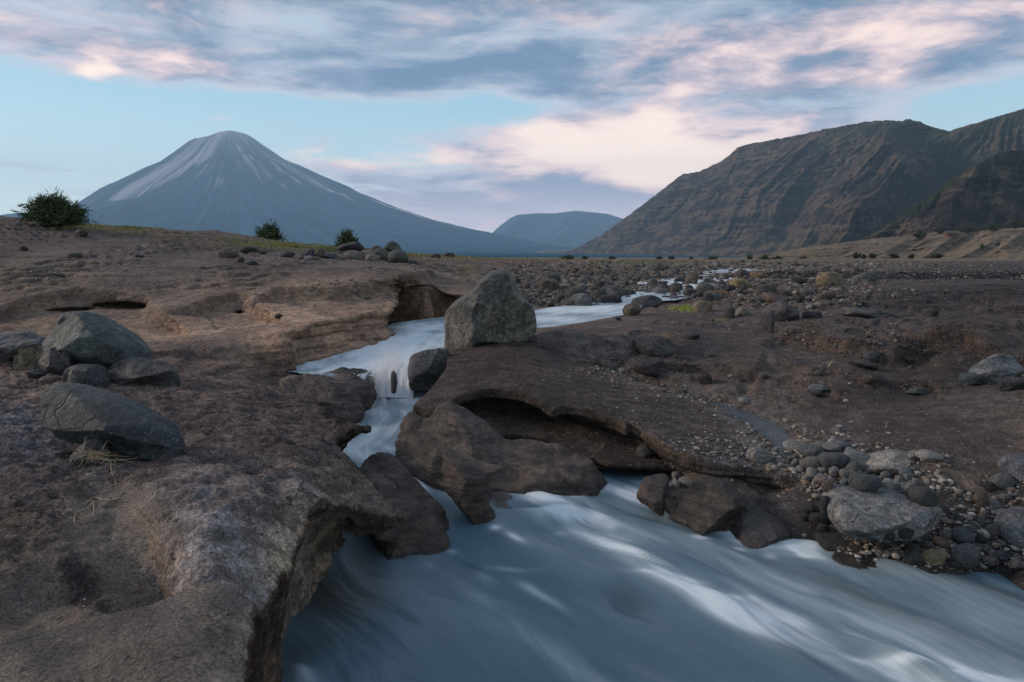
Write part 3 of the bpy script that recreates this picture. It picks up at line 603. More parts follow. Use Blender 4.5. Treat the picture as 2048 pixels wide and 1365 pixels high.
# volumetric left bank on a (x/y, log y, z) lattice
aA = np.r_[np.linspace(-1.02, -.80, 22)[:-1], np.linspace(-.80, 0.0, 250)]; lA = np.linspace(math.log(1.25), math.log(15.2), 600); zA = np.arange(-.30, 1.98, .0165)
A_, L_ = np.meshgrid(aA, lA, indexing='ij'); Y_ = np.exp(L_); X_ = A_*Y_
sdA, prA = poly_sd(polyA, X_, Y_)
hA = zL_(X_, Y_)
sc_ = np.clip(Y_/5, .5, 1.6)
sdn = sdA + sc_*(.035*fbm(X_*3, Y_*3, X_*0, 4, .55, 71)+.010*fbm(X_*13, Y_*13, X_*0, 3, .6, 72))
# how far the face is cut back below the lip, by place along the bank
def near_mask(px, py, z, wd): X, Y, _ = world_pt(px, py, z); return np.exp(-((X_-X)**2+(Y_-Y)**2)/wd**2)
cut = .07+.14*near_mask(655, 1035, .56, .42)+.42*near_mask(725, 865, .55, .35)+.25*near_mask(690, 960, .6, .3)+.9*near_mask(865, 575, 1.4, 1.5)+.12*near_mask(640, 800, .58, .5)
thick = .07+.05*sstep(Y_, 3, 8)+.10*near_mask(865, 575, 1.4, 1.5)
toe = .14*near_mask(500, 1300, .7, .6)+.10*near_mask(770, 1035, .38, .22)
Zg = zA[None, None, :]
dep = hA[:, :, None]-Zg
_len = (thick+np.where(Y_ < 8, .38, .10))[:, :, None]; prof = cut[:, :, None]*np.clip((dep-.012)/_len, 0, 1)**.75 - (.55*near_mask(700, 665, .8, 1.3)+.30*near_mask(600, 710, .66, .8))[:, :, None]*sstep(dep, .04, .55) - toe[:, :, None]*sstep(dep, .25, .75)
lay = (.020*np.sin(Zg*38+fbm(X_*.8, Y_*.8, X_*0, 3, .5, 73)[:, :, None]*7)+.012*np.sin(Zg*91+fbm(X_*.9, Y_*.9, X_*0, 2, .5, 74)[:, :, None]*8))*sstep(dep, .03, .1)*(.25+.75*sstep(Y_, 5.5, 8))[:, :, None]
side = sdn[:, :, None]+prof+lay*sc_[:, :, None]
Fv = smax(-dep, side, .014).astype(np.float32)
# small caves under the terrace scarp and the slot in the near rock
def carve(Fv, px, py, y, rx, ry, rz):
    cx_, cz_ = (px-CX)*y/F, HC-(py-HOR)*y/F
    q = np.sqrt(((X_-cx_)/rx)**2+((Y_-y)/ry)**2)[:, :, None]**2+((Zg-cz_)/rz)**2
    return np.maximum(Fv, ((1-np.sqrt(q))*min(rx, rz)).astype(np.float32))
for c_ in ((235, 613, 11.6, .62, .75, .075), (505, 622, 11.9, .30, .6, .055), (580, 620, 12.2, .34, .55, .05), (130, 622, 11.4, .35, .6, .05), (655, 612, 12.6, .3, .5, .05)): Fv = carve(Fv, *c_)
del side, prof, lay
V, Q = nets(Fv); del Fv
aa = np.interp(V[:, 0], np.arange(len(aA)), aA); ll = np.interp(V[:, 1], np.arange(len(lA)), lA); zz = np.interp(V[:, 2], np.arange(len(zA)), zA)
yy = np.exp(ll); V = np.stack([aa*yy, yy, zz], -1).astype(np.float32)
N = normals(V, Q)
stp = 1-np.abs(N[:, 2]); sY = np.clip(yy/4, .4, 2.0)
stp0 = stp.copy(); n_a = fbm(V[:, 0]*4, V[:, 1]*4, V[:, 2]*9, 4, .55, 81); n_b = fbm(V[:, 0]*15, V[:, 1]*15, V[:, 2]*30, 3, .6, 82)
V = V+N*((n_a*.030+n_b*.012)*stp*sY+n_b*.005)[:, None]
# colour of the material, from point samples over the bank
D_, S_, T_, L__, P_ = (.074, .053, .045), (.205, .168, .138), (.34, .235, .165), (.20, .18, .18), (.090, .067, .062)
def al(px, py, z): X, Y, _ = world_pt(px, py, z); a, l = AL(X, Y); return a, l
cc = [(*al(px, py, z), c) for px, py, z, c in (
    (0, 1365, .73, S_), (250, 1365, .73, S_), (450, 1365, .7, S_), (100, 1290, .74, (.10, .088, .082)), (300, 1240, .75, (.11, .095, .088)), (440, 1200, .72, S_), (470, 1280, .7, (.13, .105, .088)), (200, 1100, .66, S_), (100, 1180, .67, S_), (240, 1020, .7, S_), (290, 1130, .64, S_), (160, 1150, .66, (.045, .036, .033)), (40, 1080, .7, D_),
    (380, 980, .78, (.17, .15, .15)), (420, 1040, .8, (.20, .185, .19)), (380, 1090, .78, L__), (480, 1090, .76, (.20, .18, .175)), (500, 1140, .74, (.13, .115, .115)), (590, 985, .69, (.26, .235, .215)), (655, 1000, .58, (.22, .175, .13)), (560, 1120, .66, (.26, .21, .15)), (540, 950, .75, (.10, .085, .083)), (500, 1020, .74, (.15, .125, .12)), (600, 1070, .62, (.20, .16, .12)),
    (0, 850, .8, (.11, .105, .115)), (60, 900, .79, (.12, .115, .13)), (100, 960, .76, P_), (300, 940, .73, P_), (450, 930, .7, P_), (560, 900, .68, P_), (700, 1000, .66, P_), (780, 1030, .53, P_), (730, 865, .55, D_), (450, 860, .7, P_), (550, 800, .65, P_), (350, 820, .7, P_), (610, 790, .6, D_), (680, 1020, .65, (.2, .16, .12)),
    (100, 780, .8, (.17, .125, .105)), (30, 790, .8, (.17, .125, .105)), (300, 790, .72, (.16, .12, .10)), (420, 740, .72, (.11, .08, .07)), (560, 735, .64, D_), (400, 710, .78, (.13, .095, .085)),
    (350, 670, .93, T_), (450, 680, .9, (.28, .195, .15)), (550, 670, .95, T_), (300, 700, .85, (.2, .145, .115)), (640, 680, .8, (.33, .22, .15)), (720, 650, .9, (.37, .25, .175)), (780, 630, 1.0, (.28, .19, .13)), (640, 640, 1.05, T_), (730, 615, 1.15, (.22, .155, .115)), (840, 580, 1.35, (.2, .14, .10)), (900, 600, 1.2, (.21, .15, .11)),
    (0, 640, 1.05, (.17, .12, .09)), (150, 640, 1.05, (.22, .155, .115)), (100, 600, 1.2, (.13, .10, .082)), (300, 600, 1.2, (.12, .095, .08)), (500, 590, 1.2, (.12, .092, .08)), (700, 580, 1.3, (.12, .092, .08)), (300, 560, 1.4, (.095, .078, .074)), (600, 550, 1.5, (.10, .082, .078)), (60, 560, 1.4, (.095, .075, .07)), (850, 545, 1.55, (.12, .092, .08)))]
hillc = [(*AL(*CY(px, y, py)[:2]), c) for px, y, py, c in ((0, 17, 480, (.085, .065, .06)), (200, 19, 480, (.085, .065, .06)), (400, 20, 490, (.09, .07, .06)), (0, 21, 440, (.08, .06, .056)), (300, 15, 520, (.10, .08, .075)), (600, 17, 520, (.10, .08, .075)), (600, 25, 488, (.10, .08, .06)), (300, 22, 460, (.10, .075, .055)), (800, 20, 525, (.11, .085, .075)))]
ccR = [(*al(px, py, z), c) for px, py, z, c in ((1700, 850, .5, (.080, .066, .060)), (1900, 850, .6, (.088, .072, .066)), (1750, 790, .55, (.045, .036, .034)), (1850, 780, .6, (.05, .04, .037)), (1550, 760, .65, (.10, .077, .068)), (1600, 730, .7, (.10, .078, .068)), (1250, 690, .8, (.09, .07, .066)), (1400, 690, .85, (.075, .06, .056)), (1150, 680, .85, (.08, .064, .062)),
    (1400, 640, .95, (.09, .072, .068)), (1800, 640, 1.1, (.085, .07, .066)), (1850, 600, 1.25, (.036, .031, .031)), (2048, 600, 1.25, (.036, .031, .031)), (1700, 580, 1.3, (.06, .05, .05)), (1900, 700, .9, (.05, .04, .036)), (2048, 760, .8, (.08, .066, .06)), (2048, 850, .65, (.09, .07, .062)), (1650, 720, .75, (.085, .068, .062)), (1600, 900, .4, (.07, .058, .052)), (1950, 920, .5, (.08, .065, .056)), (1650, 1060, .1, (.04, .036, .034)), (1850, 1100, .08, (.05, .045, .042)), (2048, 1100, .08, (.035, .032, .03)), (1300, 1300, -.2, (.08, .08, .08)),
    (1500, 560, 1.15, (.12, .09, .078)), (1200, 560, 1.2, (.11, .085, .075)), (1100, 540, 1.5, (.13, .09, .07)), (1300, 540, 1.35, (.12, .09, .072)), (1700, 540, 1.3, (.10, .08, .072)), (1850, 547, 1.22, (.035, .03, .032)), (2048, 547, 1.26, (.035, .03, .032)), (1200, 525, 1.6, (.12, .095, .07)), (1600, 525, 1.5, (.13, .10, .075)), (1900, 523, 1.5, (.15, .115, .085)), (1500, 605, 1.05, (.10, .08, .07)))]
AC = cc+hillc+ccR
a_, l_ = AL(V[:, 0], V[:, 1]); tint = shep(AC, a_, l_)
under = sstep(-N[:, 2], -.1, .5)
sandy = shep([(c_[0], c_[1], (1., 1., 1.) if c_[2] in (S_, (.10, .088, .082), (.11, .095, .088)) else (0., 0., 0.)) for c_ in AC], a_, l_)[:, 0]
rocky = (1-sstep(sandy, .35, .65))*(1-sstep(yy, 6, 9)*.6)
r1 = fbm(V[:, 0]*3.5+V[:, 1]*1.5, V[:, 1]*5, V[:, 2]*4, 6, .62, 83, True); r2 = fbm(V[:, 0]*11, V[:, 1]*14, V[:, 2]*12, 4, .65, 84, True)
V = V+N*((rocky*(r1*.024+r2*.012))*np.clip(yy/3.5, .6, 1.6))[:, None]
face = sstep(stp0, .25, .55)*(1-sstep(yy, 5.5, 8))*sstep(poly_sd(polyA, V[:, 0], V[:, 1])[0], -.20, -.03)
tint = tint*(1-face[:, None])+np.array((.056, .040, .031))*face[:, None]  # brown bank face, darkened further to stand in for shade below the lip
tint = tint*(1+rocky*(.26*np.clip(r2*.8+r1*.6-.1, -1, 1)))[:, None]
gravel = np.clip(.35+.5*fbm(V[:, 0]*.7, V[:, 1]*.7, V[:, 0]*0, 3, .5, 91)+sstep(yy, 8, 12)*.3, 0, 1)
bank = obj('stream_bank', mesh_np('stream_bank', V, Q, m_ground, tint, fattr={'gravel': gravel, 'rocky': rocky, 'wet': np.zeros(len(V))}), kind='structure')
bankV, bankQ = V, Q
tick('left bank %d quads' % len(Q))

# general ground sheet: one grid whose rows grow with distance, out past the horizon
ag = np.r_[np.linspace(-1.6, -.85, 30)[:-1], np.linspace(-.85, .85, 620), np.linspace(.85, 1.6, 30)[1:]]
lg = np.r_[np.linspace(math.log(1.0), math.log(9), 330)[:-1], np.linspace(math.log(9), math.log(150), 330)[:-1], np.linspace(math.log(150), math.log(26000), 70)]
AG, LG = np.meshgrid(ag, lg, indexing='ij'); YG = np.exp(LG); XG = AG*YG
zG = zR_(XG, YG)
mk = YG < 60; zLg = np.where(mk, zL_(XG, YG), 0)
leftm = (1-sstep(AG, -.075, -.045))*sstep(YG, 12.6, 14.2)
zG = zG*(1-leftm*(1-sstep(YG, 40, 58)))+zLg*leftm*(1-sstep(YG, 40, 58))
inA, _ = poly_sd(polyA, XG, YG)
drop = (1-sstep(YG, 14.3, 15.0))*(1-sstep(inA, -.02, .35))
zG = zG*(1-drop)+np.minimum(zR_(XG, YG)*.0-.35, zG)*drop
zG = np.where((inA > .0) & (YG >= 9) & (YG < 14) & (AG < -.03), np.minimum(zG, .45), zG)
V = np.stack([XG, YG, zG], -1).reshape(-1, 3); Q = grid_quads(len(ag), len(lg))
a_, l_ = AL(V[:, 0], V[:, 1]); far = V[:, 1] > 100
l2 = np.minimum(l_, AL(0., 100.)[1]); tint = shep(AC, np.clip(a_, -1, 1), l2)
pl = np.array((.12, .10, .07)); f_ = sstep(V[:, 1], 80, 400)[:, None]; tint = tint*(1-f_)+pl*f_
gravel = np.clip(.45+.6*fbm(V[:, 0]*.5, V[:, 1]*.5, V[:, 0]*0, 3, .5, 92), 0, 1)
wetg = 1-sstep(line_sd([(1180, 735, .6), (1250, 752, .55), (1300, 772, .5), (1430, 805, .44), (1500, 835, .4), (1535, 870, .37), (1540, 905, .34), (1500, 945, .3)], V[:, 0], V[:, 1])[0].__abs__(), .18, .5)
ground = obj('ground', mesh_np('ground', V, Q, m_ground, tint, fattr={'gravel': gravel, 'rocky': gravel*0+.6, 'wet': wetg*(V[:, 1] < 12)}), kind='structure')
gV, gQ = V, Q
tick('ground %d quads' % len(Q))
# one more plain sheet under everything so the land goes on behind and beside the camera
me = bpy.data.meshes.new('plain'); me.from_pydata([(-27000, -2400, -1.1), (27000, -2400, -1.1), (27000, 17000, -1.1), (-27000, 17000, -1.1)], [], [(0, 1, 2, 3)])
me.materials.append(m_dune); obj('plain', me, kind='structure')
def bvh(V, Q): return BVHTree.FromPolygons(V.tolist(), Q.tolist())
near_g = gV[:, 1] < 130
def sub_bvh(V, Q, ymax):
    k = (V[Q[:, 0], 1] < ymax); return bvh(V, Q[k])
BV = [sub_bvh(bankV, bankQ, 99), sub_bvh(gV, gQ, 130)]
def hit(px, py):
    d_ = Vector(((px-CX)/F, 1, (HOR-py)/F)).normalized(); best = None
    for b in BV:
        h = b.ray_cast(Vector((0, 0, HC)), d_)
        if h[0] is not None and (best is None or h[3] < best[3]): best = h
    return best[0] if best else None
def drop_z(x, y, z0=6.):
    best = None
    for b in BV:
        h = b.ray_cast(Vector((x, y, z0)), Vector((0, 0, -1)))
        if h[0] is not None and (best is None or h[0].z > best[0].z): best = h
    return (best[0].z, best[1]) if best else (0., Vector((0, 0, 1)))
tick('bvh')
# ============================================================ water
m_water, g = material('stream_water')
foam = g.attr('foam')[2]; fu = g.attr('flow_u')[2]; fv = g.attr('flow_v')[2]; mud = g.attr('mud')[2]
fl = g.comb(g.m('MULTIPLY', fu, .9), g.m('MULTIPLY', fv, 6.0), 0)
s1 = g.noise(fl, 1.0, 4, .55, .35); s2 = g.noise(g.comb(g.m('MULTIPLY', fu, 1.6), g.m('MULTIPLY', fv, 22.0), 3), 1.0, 4, .6, .3)
s3 = g.noise(g.comb(g.m('MULTIPLY', fu, 2.2), g.m('MULTIPLY', fv, 70.0), 5), 1.0, 3, .6, .2)
silk = g.m('ADD', g.m('ADD', g.m('MULTIPLY', g.m('SUBTRACT', s1, .5), 1.3), g.m('MULTIPLY', g.m('SUBTRACT', s2, .5), .6)), g.m('MULTIPLY', g.m('SUBTRACT', s3, .5), .2))
k_ = g.m('ADD', foam, g.m('MULTIPLY', silk, g.m('ADD', .15, g.m('MULTIPLY', g.m('MAXIMUM', foam, 0.0), .95))))
c = g.mix(g.ss(k_, -.1, .35), (.082, .145, .185), (.20, .27, .305))
c = g.mix(g.ss(k_, .15, .95), c, (.68, .74, .77))
c = g.mix(mud, c, (.055, .055, .055))  # darkens the painted patches, including the bank's reflection
g.put(g.b.inputs['Base Color'], c); g.put(g.b.inputs['Roughness'], g.lin(foam, 0, 1, .30, .6)); g.b.inputs['IOR'].default_value = 1.33
g.b.inputs['Specular IOR Level'].default_value = .5
g.put(g.b.inputs['Normal'], g.bump(silk, .22, .03))

Wn = C3([(1200, 1500, -.02), (500, 1600, -.02), (2300, 1500, -.03), (2400, 1300, -.02), (600, 1365, 0), (600, 1200, 0), (800, 1300, 0), (750, 1120, .0), (900, 1120, .01), (1100, 1250, 0), (1400, 1330, 0), (1350, 1180, .02), (1300, 1080, .04), (1200, 1000, .06), (1290, 960, .08), (1100, 1000, .07), (1050, 1000, .08), (1500, 1120, .01), (1700, 1200, 0), (2048, 1200, 0), (2048, 1365, -.02), (1600, 1350, -.01),
    (1000, 1090, .03), (940, 1020, .07), (880, 990, .10), (830, 950, .15), (790, 930, .17), (720, 930, .17), (700, 900, .19), (760, 860, .22), (800, 830, .24), (740, 810, .26), (800, 790, .28), (700, 830, .25), (860, 800, .28), (900, 880, .2), (1250, 960, .07), (1400, 960, .07), (660, 860, .22)])
fW = fitz(Wn, 1e-4)
foamN = [(750, 785, 13.9, 8, 1.), (780, 786, 13.9, 8, 1.3), (810, 788, 13.9, 8, 1.3), (836, 790, 13.9, 6, .9), (770, 800, 13.9, 8, .8), (800, 802, 13.9, 8, .8), (1860, 1320, 120, 4.9, 1.0), (1900, 1330, 120, 4.9, .9), (1340, 1150, 70, 4.5, .5), (1440, 1180, 60, 4.9, .6), (1010, 1130, 60, 4.5, .5), (1597, 1092, 12, 4.9, 1.6), (1610, 1104, 13, 4.5, 1.0), (1400, 1074, 13, 4.5, .8), (1340, 1040, 13, 4.5, .7), (1145, 998, 13.5, 4.9, 1.0), (1100, 1000, 13.5, 4.9, .9), (1190, 990, 13, 4.8, .8), (905, 1100, 13, 4.8, .7), (990, 1062, 13, 4.8, .8), (860, 1120, 13, 4.8, .6), (1480, 1092, 13, 4.8, .6), (1540, 1104, 13, 4.8, .5), (860, 970, 40, 22, 1.0), (905, 1010, 40, 14, .5), (1010, 990, 45, 14, .7), (1080, 1010, 80, 16, 1.1), (1130, 1040, 60, 10, .45), (1100, 1012, 30, 8, .7), (1190, 1055, 110, 20, 1.1), (1150, 1075, 60, 8, .35), (1300, 1125, 140, 14, .8), (1250, 1118, 60, 8, .7),
    (1430, 1195, 120, 18, 1.3), (1510, 1215, 180, 26, 1.1), (1620, 1240, 120, 14, .4), (1480, 1240, 90, 18, .6), (1350, 1150, 90, 7, .45), (960, 1145, 34, 8, .85), (900, 1135, 60, 7, .4), (1060, 1165, 40, 9, .8), (1100, 1190, 60, 7, .35), (1597, 1080, 26, 16, 1.4), (1620, 1100, 30, 8, .7), (1580, 1050, 14, 14, 1.0),
    (1790, 1335, 40, 14, .7), (1880, 1325, 150, 16, 1.3), (1840, 1345, 90, 22, 1.3), (1250, 1090, 160, 26, .5), (1650, 1200, 220, 40, .4), (1100, 1290, 200, 30, .25), (980, 1200, 120, 16, .3), (1980, 1340, 120, 14, .4), (600, 1345, 50, 24, .9), (1270, 960, 60, 10, .4), (1330, 1010, 40, 10, .35), (1230, 985, 60, 12, .35),
    (780, 790, 70, 18, 1.6), (740, 800, 50, 12, .8), (820, 810, 40, 12, .5), (770, 830, 50, 10, .45), (750, 870, 50, 8, .35), (780, 895, 40, 6, .6), (745, 915, 40, 5, .5), (720, 935, 40, 6, .5), (800, 940, 60, 14, .9), (840, 955, 30, 12, .8), (690, 855, 50, 4, .5), (1120, 1070, 16, 5, .6), (1030, 1080, 26, 5, .6), (1460, 1070, 50, 10, .25), (1700, 1260, 200, 14, .25)]
bumpN = [(1350, 1180, 120, 22, .03), (1260, 1205, 50, 20, -.05), (1230, 1160, 40, 12, .03), (1380, 1160, 60, 12, -.03), (1450, 1200, 100, 18, .045), (1850, 1330, 110, 22, .07), (1200, 1050, 90, 14, .04), (1090, 1012, 60, 12, .03), (1300, 1120, 100, 10, .03), (960, 1145, 40, 9, .02), (1590, 1310, 70, 20, .03), (600, 1345, 40, 20, .05)]
painted_darkN = [(670, 1190, 110, 70, 1.1), (600, 1300, 40, 60, .5), (2048, 1200, 240, 26, .6), (1500, 1115, 80, 14, .3), (1640, 1150, 100, 18, .4), (1900, 1260, 300, 36, .35), (1590, 1310, 80, 20, .35), (1260, 1200, 50, 22, .45), (1330, 1040, 30, 16, .3), (720, 1120, 60, 16, .6)]  # dark patches painted on the water; along the near bank they imitate its reflection
def stamp(lst, x, y, zf, slant=.22):
    PXv = CX+F*x/y; o = 0
    for (px, py, rx, ry, amp) in lst:
        z0 = float(zf(px, py)); X, Y, _ = world_pt(px, py, z0); rxm = rx*Y/F; rym = ry*Y*Y/(F*(HC-z0))
        dx_, dy_ = x-X, y-Y; tx_ = .64; ty_ = -.77            # along the current
        u = dx_*tx_+dy_*ty_; v_ = -dx_*ty_+dy_*tx_
        if rx >= 14 and ry >= 5: k_ = rxm*rym/max(rxm*.8+rym*.4, 1e-3); o = o+amp*np.exp(-(u/(rxm*1.15))**2-((v_+.12*u*u)/(rym*.75))**2)
        else: o = o+amp*np.exp(-(dx_/rxm)**2-((dy_+dx_*slant)/rym)**2)
    return o
def flow(pts_line, x, y):
    d_, t = line_sd(pts_line, x, y); P = np.array([world_pt(*p)[:2] for p in pts_line]); L = np.hypot(*np.diff(P, axis=0).T).sum()
    return t*L, d_
# lower stream, from the foot of the falls past the camera
aw = np.linspace(-.42, 1.0, 420); lw = np.linspace(math.log(1.15), math.log(8.72), 420); AW, LW = np.meshgrid(aw, lw, indexing='ij'); YW = np.exp(LW); XW = AW*YW
a_, l_ = AL(XW, YW); zW = fW(a_, l_)
fo = stamp(foamN, XW, YW, lambda px, py: .03 if py > 960 else .2)
bu = stamp(bumpN, XW, YW, lambda px, py: .02)
mu = stamp(painted_darkN, XW, YW, lambda px, py: .0)
cl = [(785, 780, .28), (770, 830, .25), (740, 900, .19), (800, 950, .14), (900, 1010, .08), (1050, 1060, .04), (1250, 1130, .02), (1450, 1220, 0), (1700, 1330, 0), (2100, 1500, 0), (3000, 1900, 0)]
u_, v_ = flow(cl, XW, YW)
# smooth stream coordinates: blend of the channel line and the pool's fan
fan_u = XW*.64-YW*.77; fan_v = XW*.77+YW*.64+.10*fbm(XW*.7, YW*.7, XW*0, 2, .5, 5)*2
k_ = sstep(YW, 4.7, 5.8)*(XW < .6)
u_ = np.where(k_ > .5, u_, fan_u); v_ = np.where(k_ > .5, v_, fan_v)
wn = fbm(fan_u*1.2, fan_v*4.5, XW*0, 4, .5, 95)
zW = zW+bu+.018*wn*(1-sstep(YW, 5.5, 7))+.012*fbm(u_*2, v_*8, XW*0, 3, .5, 96)
wv_ = v_+.16*fbm(u_*1.0, v_*1.3, XW*0, 3, .5, 197); strk = fbm(u_*.75, wv_*3.8, XW*0, 5, .6, 97); v_ = wv_
fo = fo+.72*sstep(YW, 5.5, 6.6)*(XW < -.1)+.20*sstep(XW*.77+YW*.64, 3.0, 4.2)*(1-sstep(YW, 5.5, 6.5))
fo = fo*np.clip(.80+1.1*strk, .15, 1.5)*1.0+.14*wn+.14*strk
V = np.stack([XW, YW, zW], -1).reshape(-1, 3); Q = grid_quads(len(aw), len(lw))
# leave off what lies behind the falls' foot to the sides
xq = V[Q[:, 0]]; keep = ~((xq[:, 1] > 6.7) & ((xq[:, 0]/xq[:, 1] > -.05) | (xq[:, 0]/xq[:, 1] < -.30)))
obj('stream_water', mesh_np('stream_water', V, Q[keep], m_water, fattr={'foam': np.clip(fo, -.3, 1.4), 'mud': np.clip(mu, 0, 1)*.9, 'flow_u': u_, 'flow_v': v_}), kind='structure')

# upper stream: pool above the falls and the reach beyond the standing boulder, one strip tilted with the bed
Wu = C3([(560, 745, .56), (620, 745, .56), (700, 750, .55), (740, 748, .55), (785, 735, .57), (820, 730, .58), (880, 730, .6), (640, 725, .57), (700, 710, .60), (780, 700, .62), (850, 690, .64), (800, 665, .69), (880, 655, .73), (950, 650, .76), (1000, 650, .78), (1080, 648, .80), (1080, 625, .85), (1170, 625, .85), (1250, 613, .89), (1330, 600, .96), (1260, 590, 1.0), (1330, 572, 1.06), (1400, 572, 1.08), (1400, 556, 1.13), (1450, 556, 1.14), (1470, 546, 1.2), (1480, 538, 1.3), (1520, 533, 1.4), (1300, 560, 1.1)])
fU = fitz(Wu, 1e-4)
foamU = [(770, 715, 60, 20, .9), (800, 690, 60, 10, .6), (740, 695, 60, 8, .35), (850, 665, 50, 6, .4), (700, 735, 40, 6, .6), (620, 728, 40, 5, .4), (640, 712, 60, 5, .3), (1150, 620, 70, 4, .6), (1100, 640, 50, 4, .45), (1200, 612, 50, 3, .5), (1320, 566, 40, 2.5, .9), (1400, 556, 50, 4, .8), (1465, 540, 20, 1.5, 1.), (1380, 572, 30, 3, .6), (1260, 598, 20, 4, .7), (780, 740, 30, 10, 1.1)]
aw = np.linspace(-.36, .40, 380); lw = np.linspace(math.log(8.25), math.log(62), 420); AW, LW = np.meshgrid(aw, lw, indexing='ij'); YW = np.exp(LW); XW = AW*YW
a_, l_ = AL(XW, YW); zW = fU(a_, l_); fo = 0
for (px, py, rx, ry, amp) in foamU:
    z0 = float(fU(*[np.array([q]) for q in AL(*world_pt(px, py, .6 if py > 690 else .85 if py > 600 else 1.1)[:2])])[0]); X, Y, _ = world_pt(px, py, z0)
    fo = fo+amp*np.exp(-((XW-X)/(rx*Y/F))**2-((YW-Y)/(ry*Y*Y/(F*(HC-z0))))**2)
cu = [(1520, 533, 1.4), (1460, 545, 1.2), (1400, 556, 1.13), (1330, 570, 1.06), (1270, 592, .98), (1250, 612, .89), (1080, 635, .83), (940, 650, .76), (850, 668, .68), (790, 705, .62), (782, 745, .56)]
u_, v_ = flow(cu, XW, YW)
zW = zW+.018*fbm(u_*1.5, v_*4, XW*0, 4, .55, 98)
fo = fo+.42+.36*fbm(u_*1.0, v_*6, XW*0, 4, .6, 99)
V = np.stack([XW, YW, zW], -1).reshape(-1, 3); Q = grid_quads(len(aw), len(lw))
wid = .0
chan = poly_sd(np.array([world_pt(*p)[:2] for p in ((560, 742, .56), (640, 752, .55), (700, 752, .55), (745, 752, .55), (752, 742, .56), (822, 738, .575), (900, 740, .6), (960, 700, .7), (1060, 690, .76), (1130, 668, .80), (1255, 640, .86), (1285, 612, .89), (1300, 604, .93), (1350, 602, .95), (1500, 575, 1.06), (1470, 560, 1.12), (1490, 548, 1.16), (1560, 536, 1.35), (1540, 530, 1.45), (1440, 538, 1.3), (1370, 548, 1.17), (1280, 562, 1.1), (1240, 590, .98), (1160, 608, .90), (1060, 622, .85), (900, 630, .82), (800, 640, .78), (700, 670, .7), (560, 715, .6))]), V[:, 0], V[:, 1])[0]
keep = (chan[Q] < .02).all(1)
obj('upper_stream_water', mesh_np('upper_stream_water', V, Q[keep], m_water, fattr={'foam': np.clip(fo, -.2, 1.3), 'mud': np.zeros(fo.shape), 'flow_u': u_, 'flow_v': v_}), kind='structure')

# the falls: a curved silky sheet from the lip to the pool
m_fall, g = material('falling_water')
fo_ = g.attr('foam')[2]; fu = g.attr('flow_u')[2]; fv = g.attr('flow_v')[2]
st = g.noise(g.comb(g.m('MULTIPLY', fu, .8), g.m('MULTIPLY', fv, 26.0), 0), 1.0, 5, .6, .2)
k_ = g.m('ADD', fo_, g.m('MULTIPLY', g.m('SUBTRACT', st, .5), 1.1))
g.put(g.b.inputs['Base Color'], g.mix(g.ss(k_, .1, .95), (.17, .25, .30), (.74, .76, .80)))
g.b.inputs['Roughness'].default_value = .5; g.put(g.b.inputs['Alpha'], g.ss(k_, .0, .45)); g.put(g.b.inputs['Normal'], g.bump(st, .4, .03))
def fall(pts, ztop, drop_, throw, foamv, nu=90, nv=50, seed=1, name='waterfall'):
    P = smooth_line([world_pt(px, py, z)[:2] for px, py, z in pts], 12); t = np.linspace(0, 1, nu); u0 = np.linspace(0, 1, len(P))
    bx, by = np.interp(t, u0, P[:, 0]), np.interp(t, u0, P[:, 1]); zt = np.interp(t, np.linspace(0, 1, len(ztop)), ztop)
    zb = np.interp(t, np.linspace(0, 1, len(drop_)), drop_); s = np.linspace(0, 1, nv)
    T, Sg = np.meshgrid(t, s, indexing='ij'); th_ = np.interp(t, np.linspace(0, 1, len(throw)), throw)[:, None]
    n = fbm(T*14, Sg*.8, T*0, 3, .5, seed)
    Yv = by[:, None]+.25*(1-sstep(Sg, 0, .22))-th_*(Sg**.75)-.035*n*Sg; Xv = bx[:, None]+.0*Sg
    Zv = zt[:, None]+.015-(zt-zb)[:, None]*np.clip((Sg-.1)/.9, 0, 1)**1.55+.012*n
    fo = np.interp(t, np.linspace(0, 1, len(foamv)), foamv)[:, None]*(sstep(T, 0, .08)*(1-sstep(T, .92, 1)))*(.8+.3*Sg)
    obj(name, mesh_np(name, np.stack([Xv, Yv, Zv], -1).reshape(-1, 3), grid_quads(nu, nv), m_fall, fattr={'foam': fo, 'flow_u': Sg*.5, 'flow_v': T*(bx[-1]-bx[0])}), kind='structure')
fall([(728, 742, .56), (760, 738, .565), (800, 738, .57), (835, 742, .575)], (.57, .575, .585, .585), (.25, .26, .27, .27), (.32, .42, .42, .25), (.55, 1.0, 1.05, .9, .5))
fall([(640, 752, .55), (700, 752, .55), (738, 752, .55)], (.555, .555, .56), (.36, .34, .28), (.14, .20, .26), (.25, .42, .5), seed=4, nu=60, nv=30)
